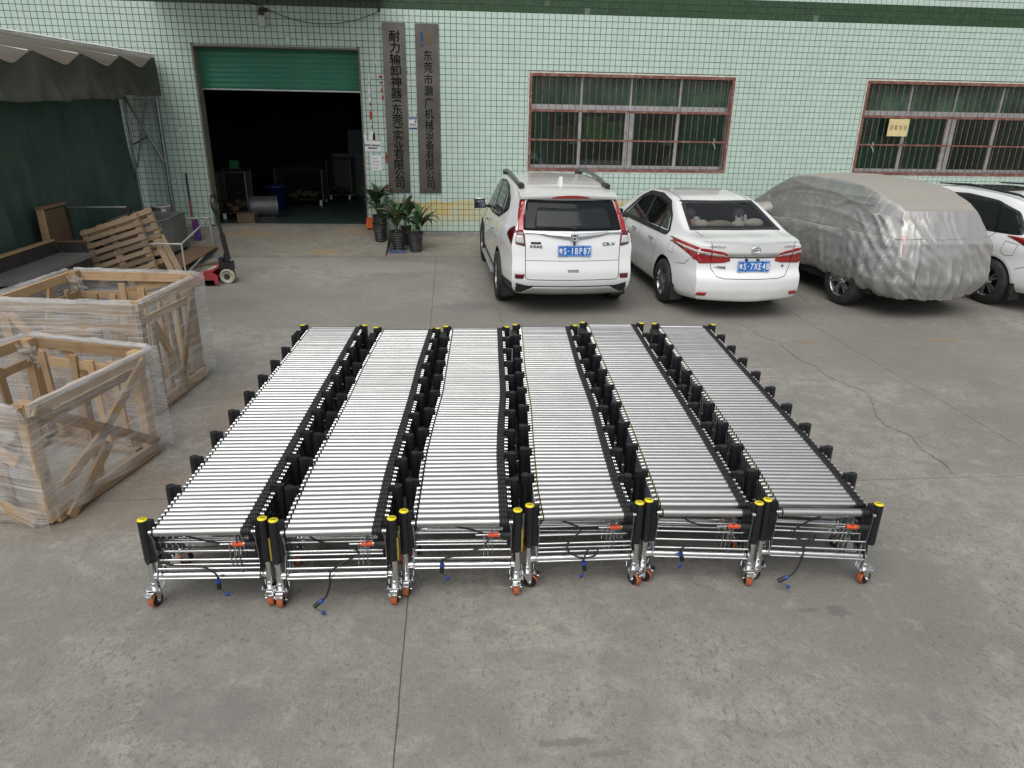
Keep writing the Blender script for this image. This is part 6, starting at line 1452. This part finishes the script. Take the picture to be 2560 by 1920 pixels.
# ---------------------------------------------------------------- white crossover at the right edge
XO = dict(L=4.40, W=1.80, tumble=.36, rn=.14, fn=.22, rcrown=.10, rfade=1.3,
 top=[(-2.2, 1.42), (-2.0, 1.47), (-1.5, 1.54), (-.7, 1.585), (0, 1.585), (.45, 1.54), (.75, 1.43), (1.28, 1.06), (1.5, 1.0), (2.0, .92), (2.2, .78)],
 belt=[(-2.2, 1.08), (-1.5, 1.06), (0, 1.0), (1.0, .96), (2.2, .80)], bottom=[(-2.2, .30), (-1.9, .27), (-1.2, .22), (1.3, .22), (2.0, .26), (2.2, .34)],
 side=[(.10, .985), (.30, 1.0), (.55, .992), (.75, 1.0), (.90, .975), (1.0, .945)],
 rear=[(.30, .10), (.40, .03), (.50, .0), (.62, .0), (.80, .035), (.95, .055), (1.08, .10), (1.16, .18), (1.40, .52), (1.50, .66), (1.7, .70)], front=[(.3, .08), (.5, 0), (.7, .05), (.9, .25), (1.7, .25)])
def crossover(label, loc, rz, group, paint):
    t = thing('parked_car', label, 'car', loc, rz, group); t.rotation_euler = (R(1.22), 0, rz)
    b = car_surface(XO); sk = Skin(b); wl = [(sx*.797, y, .335, .215) for y in (-1.30, 1.28) for sx in (-1, 1)]
    finish_body(t, b, paint, wl)
    for (x, y, r, wd) in wl: wheel(t, x, y, r, wd, 1 if x > 0 else -1)
    ln = lambda v_, pts, w_=.007: sk.line('panel_gap', v_, pts, w_, M_TRIM, t)
    sk.patch('rear_window', 'R', [(-.62, 1.12), (.62, 1.12), (.52, 1.40), (-.52, 1.40)], M_CGL, t, .006, .05, .06)
    for s_ in (-1, 1):
        sk.patch('tail_lamp', 'R', [(s_*.45, .90), (s_*.84, .93), (s_*.85, 1.04), (s_*.5, 1.02)][::s_], M_LRED, t, .010, .03, .02)
        v_ = 'L' if s_ < 0 else 'r'
        sk.patch('window_trim', v_, [(.95, .985), (.52, 1.33), (.20, 1.46), (-.35, 1.50), (-.95, 1.47), (-1.38, 1.36), (-1.60, 1.16), (-1.62, 1.07), (-1.5, 1.055), (0, 1.0)], M_TRIM, t, .004, .06, .05)
        sk.patch('side_window', v_, [(.85, 1.005), (.48, 1.315), (.18, 1.435), (-.10, 1.46), (-.14, 1.02)], M_CGL, t, .008, .06, .03)
        sk.patch('side_window', v_, [(-.20, 1.025), (-.16, 1.46), (-.60, 1.465), (-.95, 1.445), (-1.34, 1.34), (-1.55, 1.15), (-1.57, 1.085), (-1.45, 1.075)], M_CGL, t, .008, .06, .04)
        for pts in ([(-.17, 1.0), (-.15, .65), (-.18, .34)], [(-1.22, 1.05), (-1.06, .88), (-.92, .66), (-.90, .36)], [(-1.68, .60), (-1.98, .74), (-2.1, .86)]): ln(v_, pts, .007)
        if s_ < 0: ln(v_, [(-1.42, .96), (-1.63, .94), (-1.60, .78), (-1.48, .76), (-1.40, .80), (-1.42, .96)], .006)
        for y in (-.92, .08):
            h2, n2 = sk.hit(v_, (y, .92)); MB().tube([h2+Vector((s_*.005, -.075, 0)), h2+Vector((s_*.03, -.05, .004)), h2+Vector((s_*.032, .04, .004)), h2+Vector((s_*.005, .075, 0))], .015, 8).build('door_handle', paint, t)
        mirror(t, s_*.91, .70, 1.04, s_, paint)
        MB().prism([(-1.74, .16), (-1.71, .16), (-1.69, .40), (-1.74, .40)], s_*.70, s_*.875, 'X').build('mud_flap', M_TRIM, t)
        MB().tube([(s_*.60, -1.35, 1.53), (s_*.61, -1.2, 1.575), (s_*.61, -.3, 1.62), (s_*.60, .35, 1.575)], [.010, .018, .018, .010], 7).build('roof_rail', M_TRIM, t)
        arch = [(-1.30+.395*math.cos(R(a)), .335+.395*math.sin(R(a))) for a in range(5, 176, 10)]
        sk.line('arch_lip', v_, arch, .03, mat('arch_grey', (.55, .56, .56), .4), t, .006)
    sk.patch('windscreen', 'T', [(-.60, 1.22), (.60, 1.22), (.50, .60), (-.50, .60)], M_CGL, t, .006, .06, .05)
    sk.patch('sunroof', 'T', [(-.45, -.75), (.45, -.75), (.45, .30), (-.45, .30)], M_CGL, t, .004, .08, .06)
    MB().box((-.66, -1.7, .23), (.66, 1.7, .32)).build('underbody', M_WELL, t)
    return t
crossover('white crossover cut off by the right edge of the view', (8.72, 11.14, -.150), R(7.0), 'white cars parked along the wall', M_WHITE2)
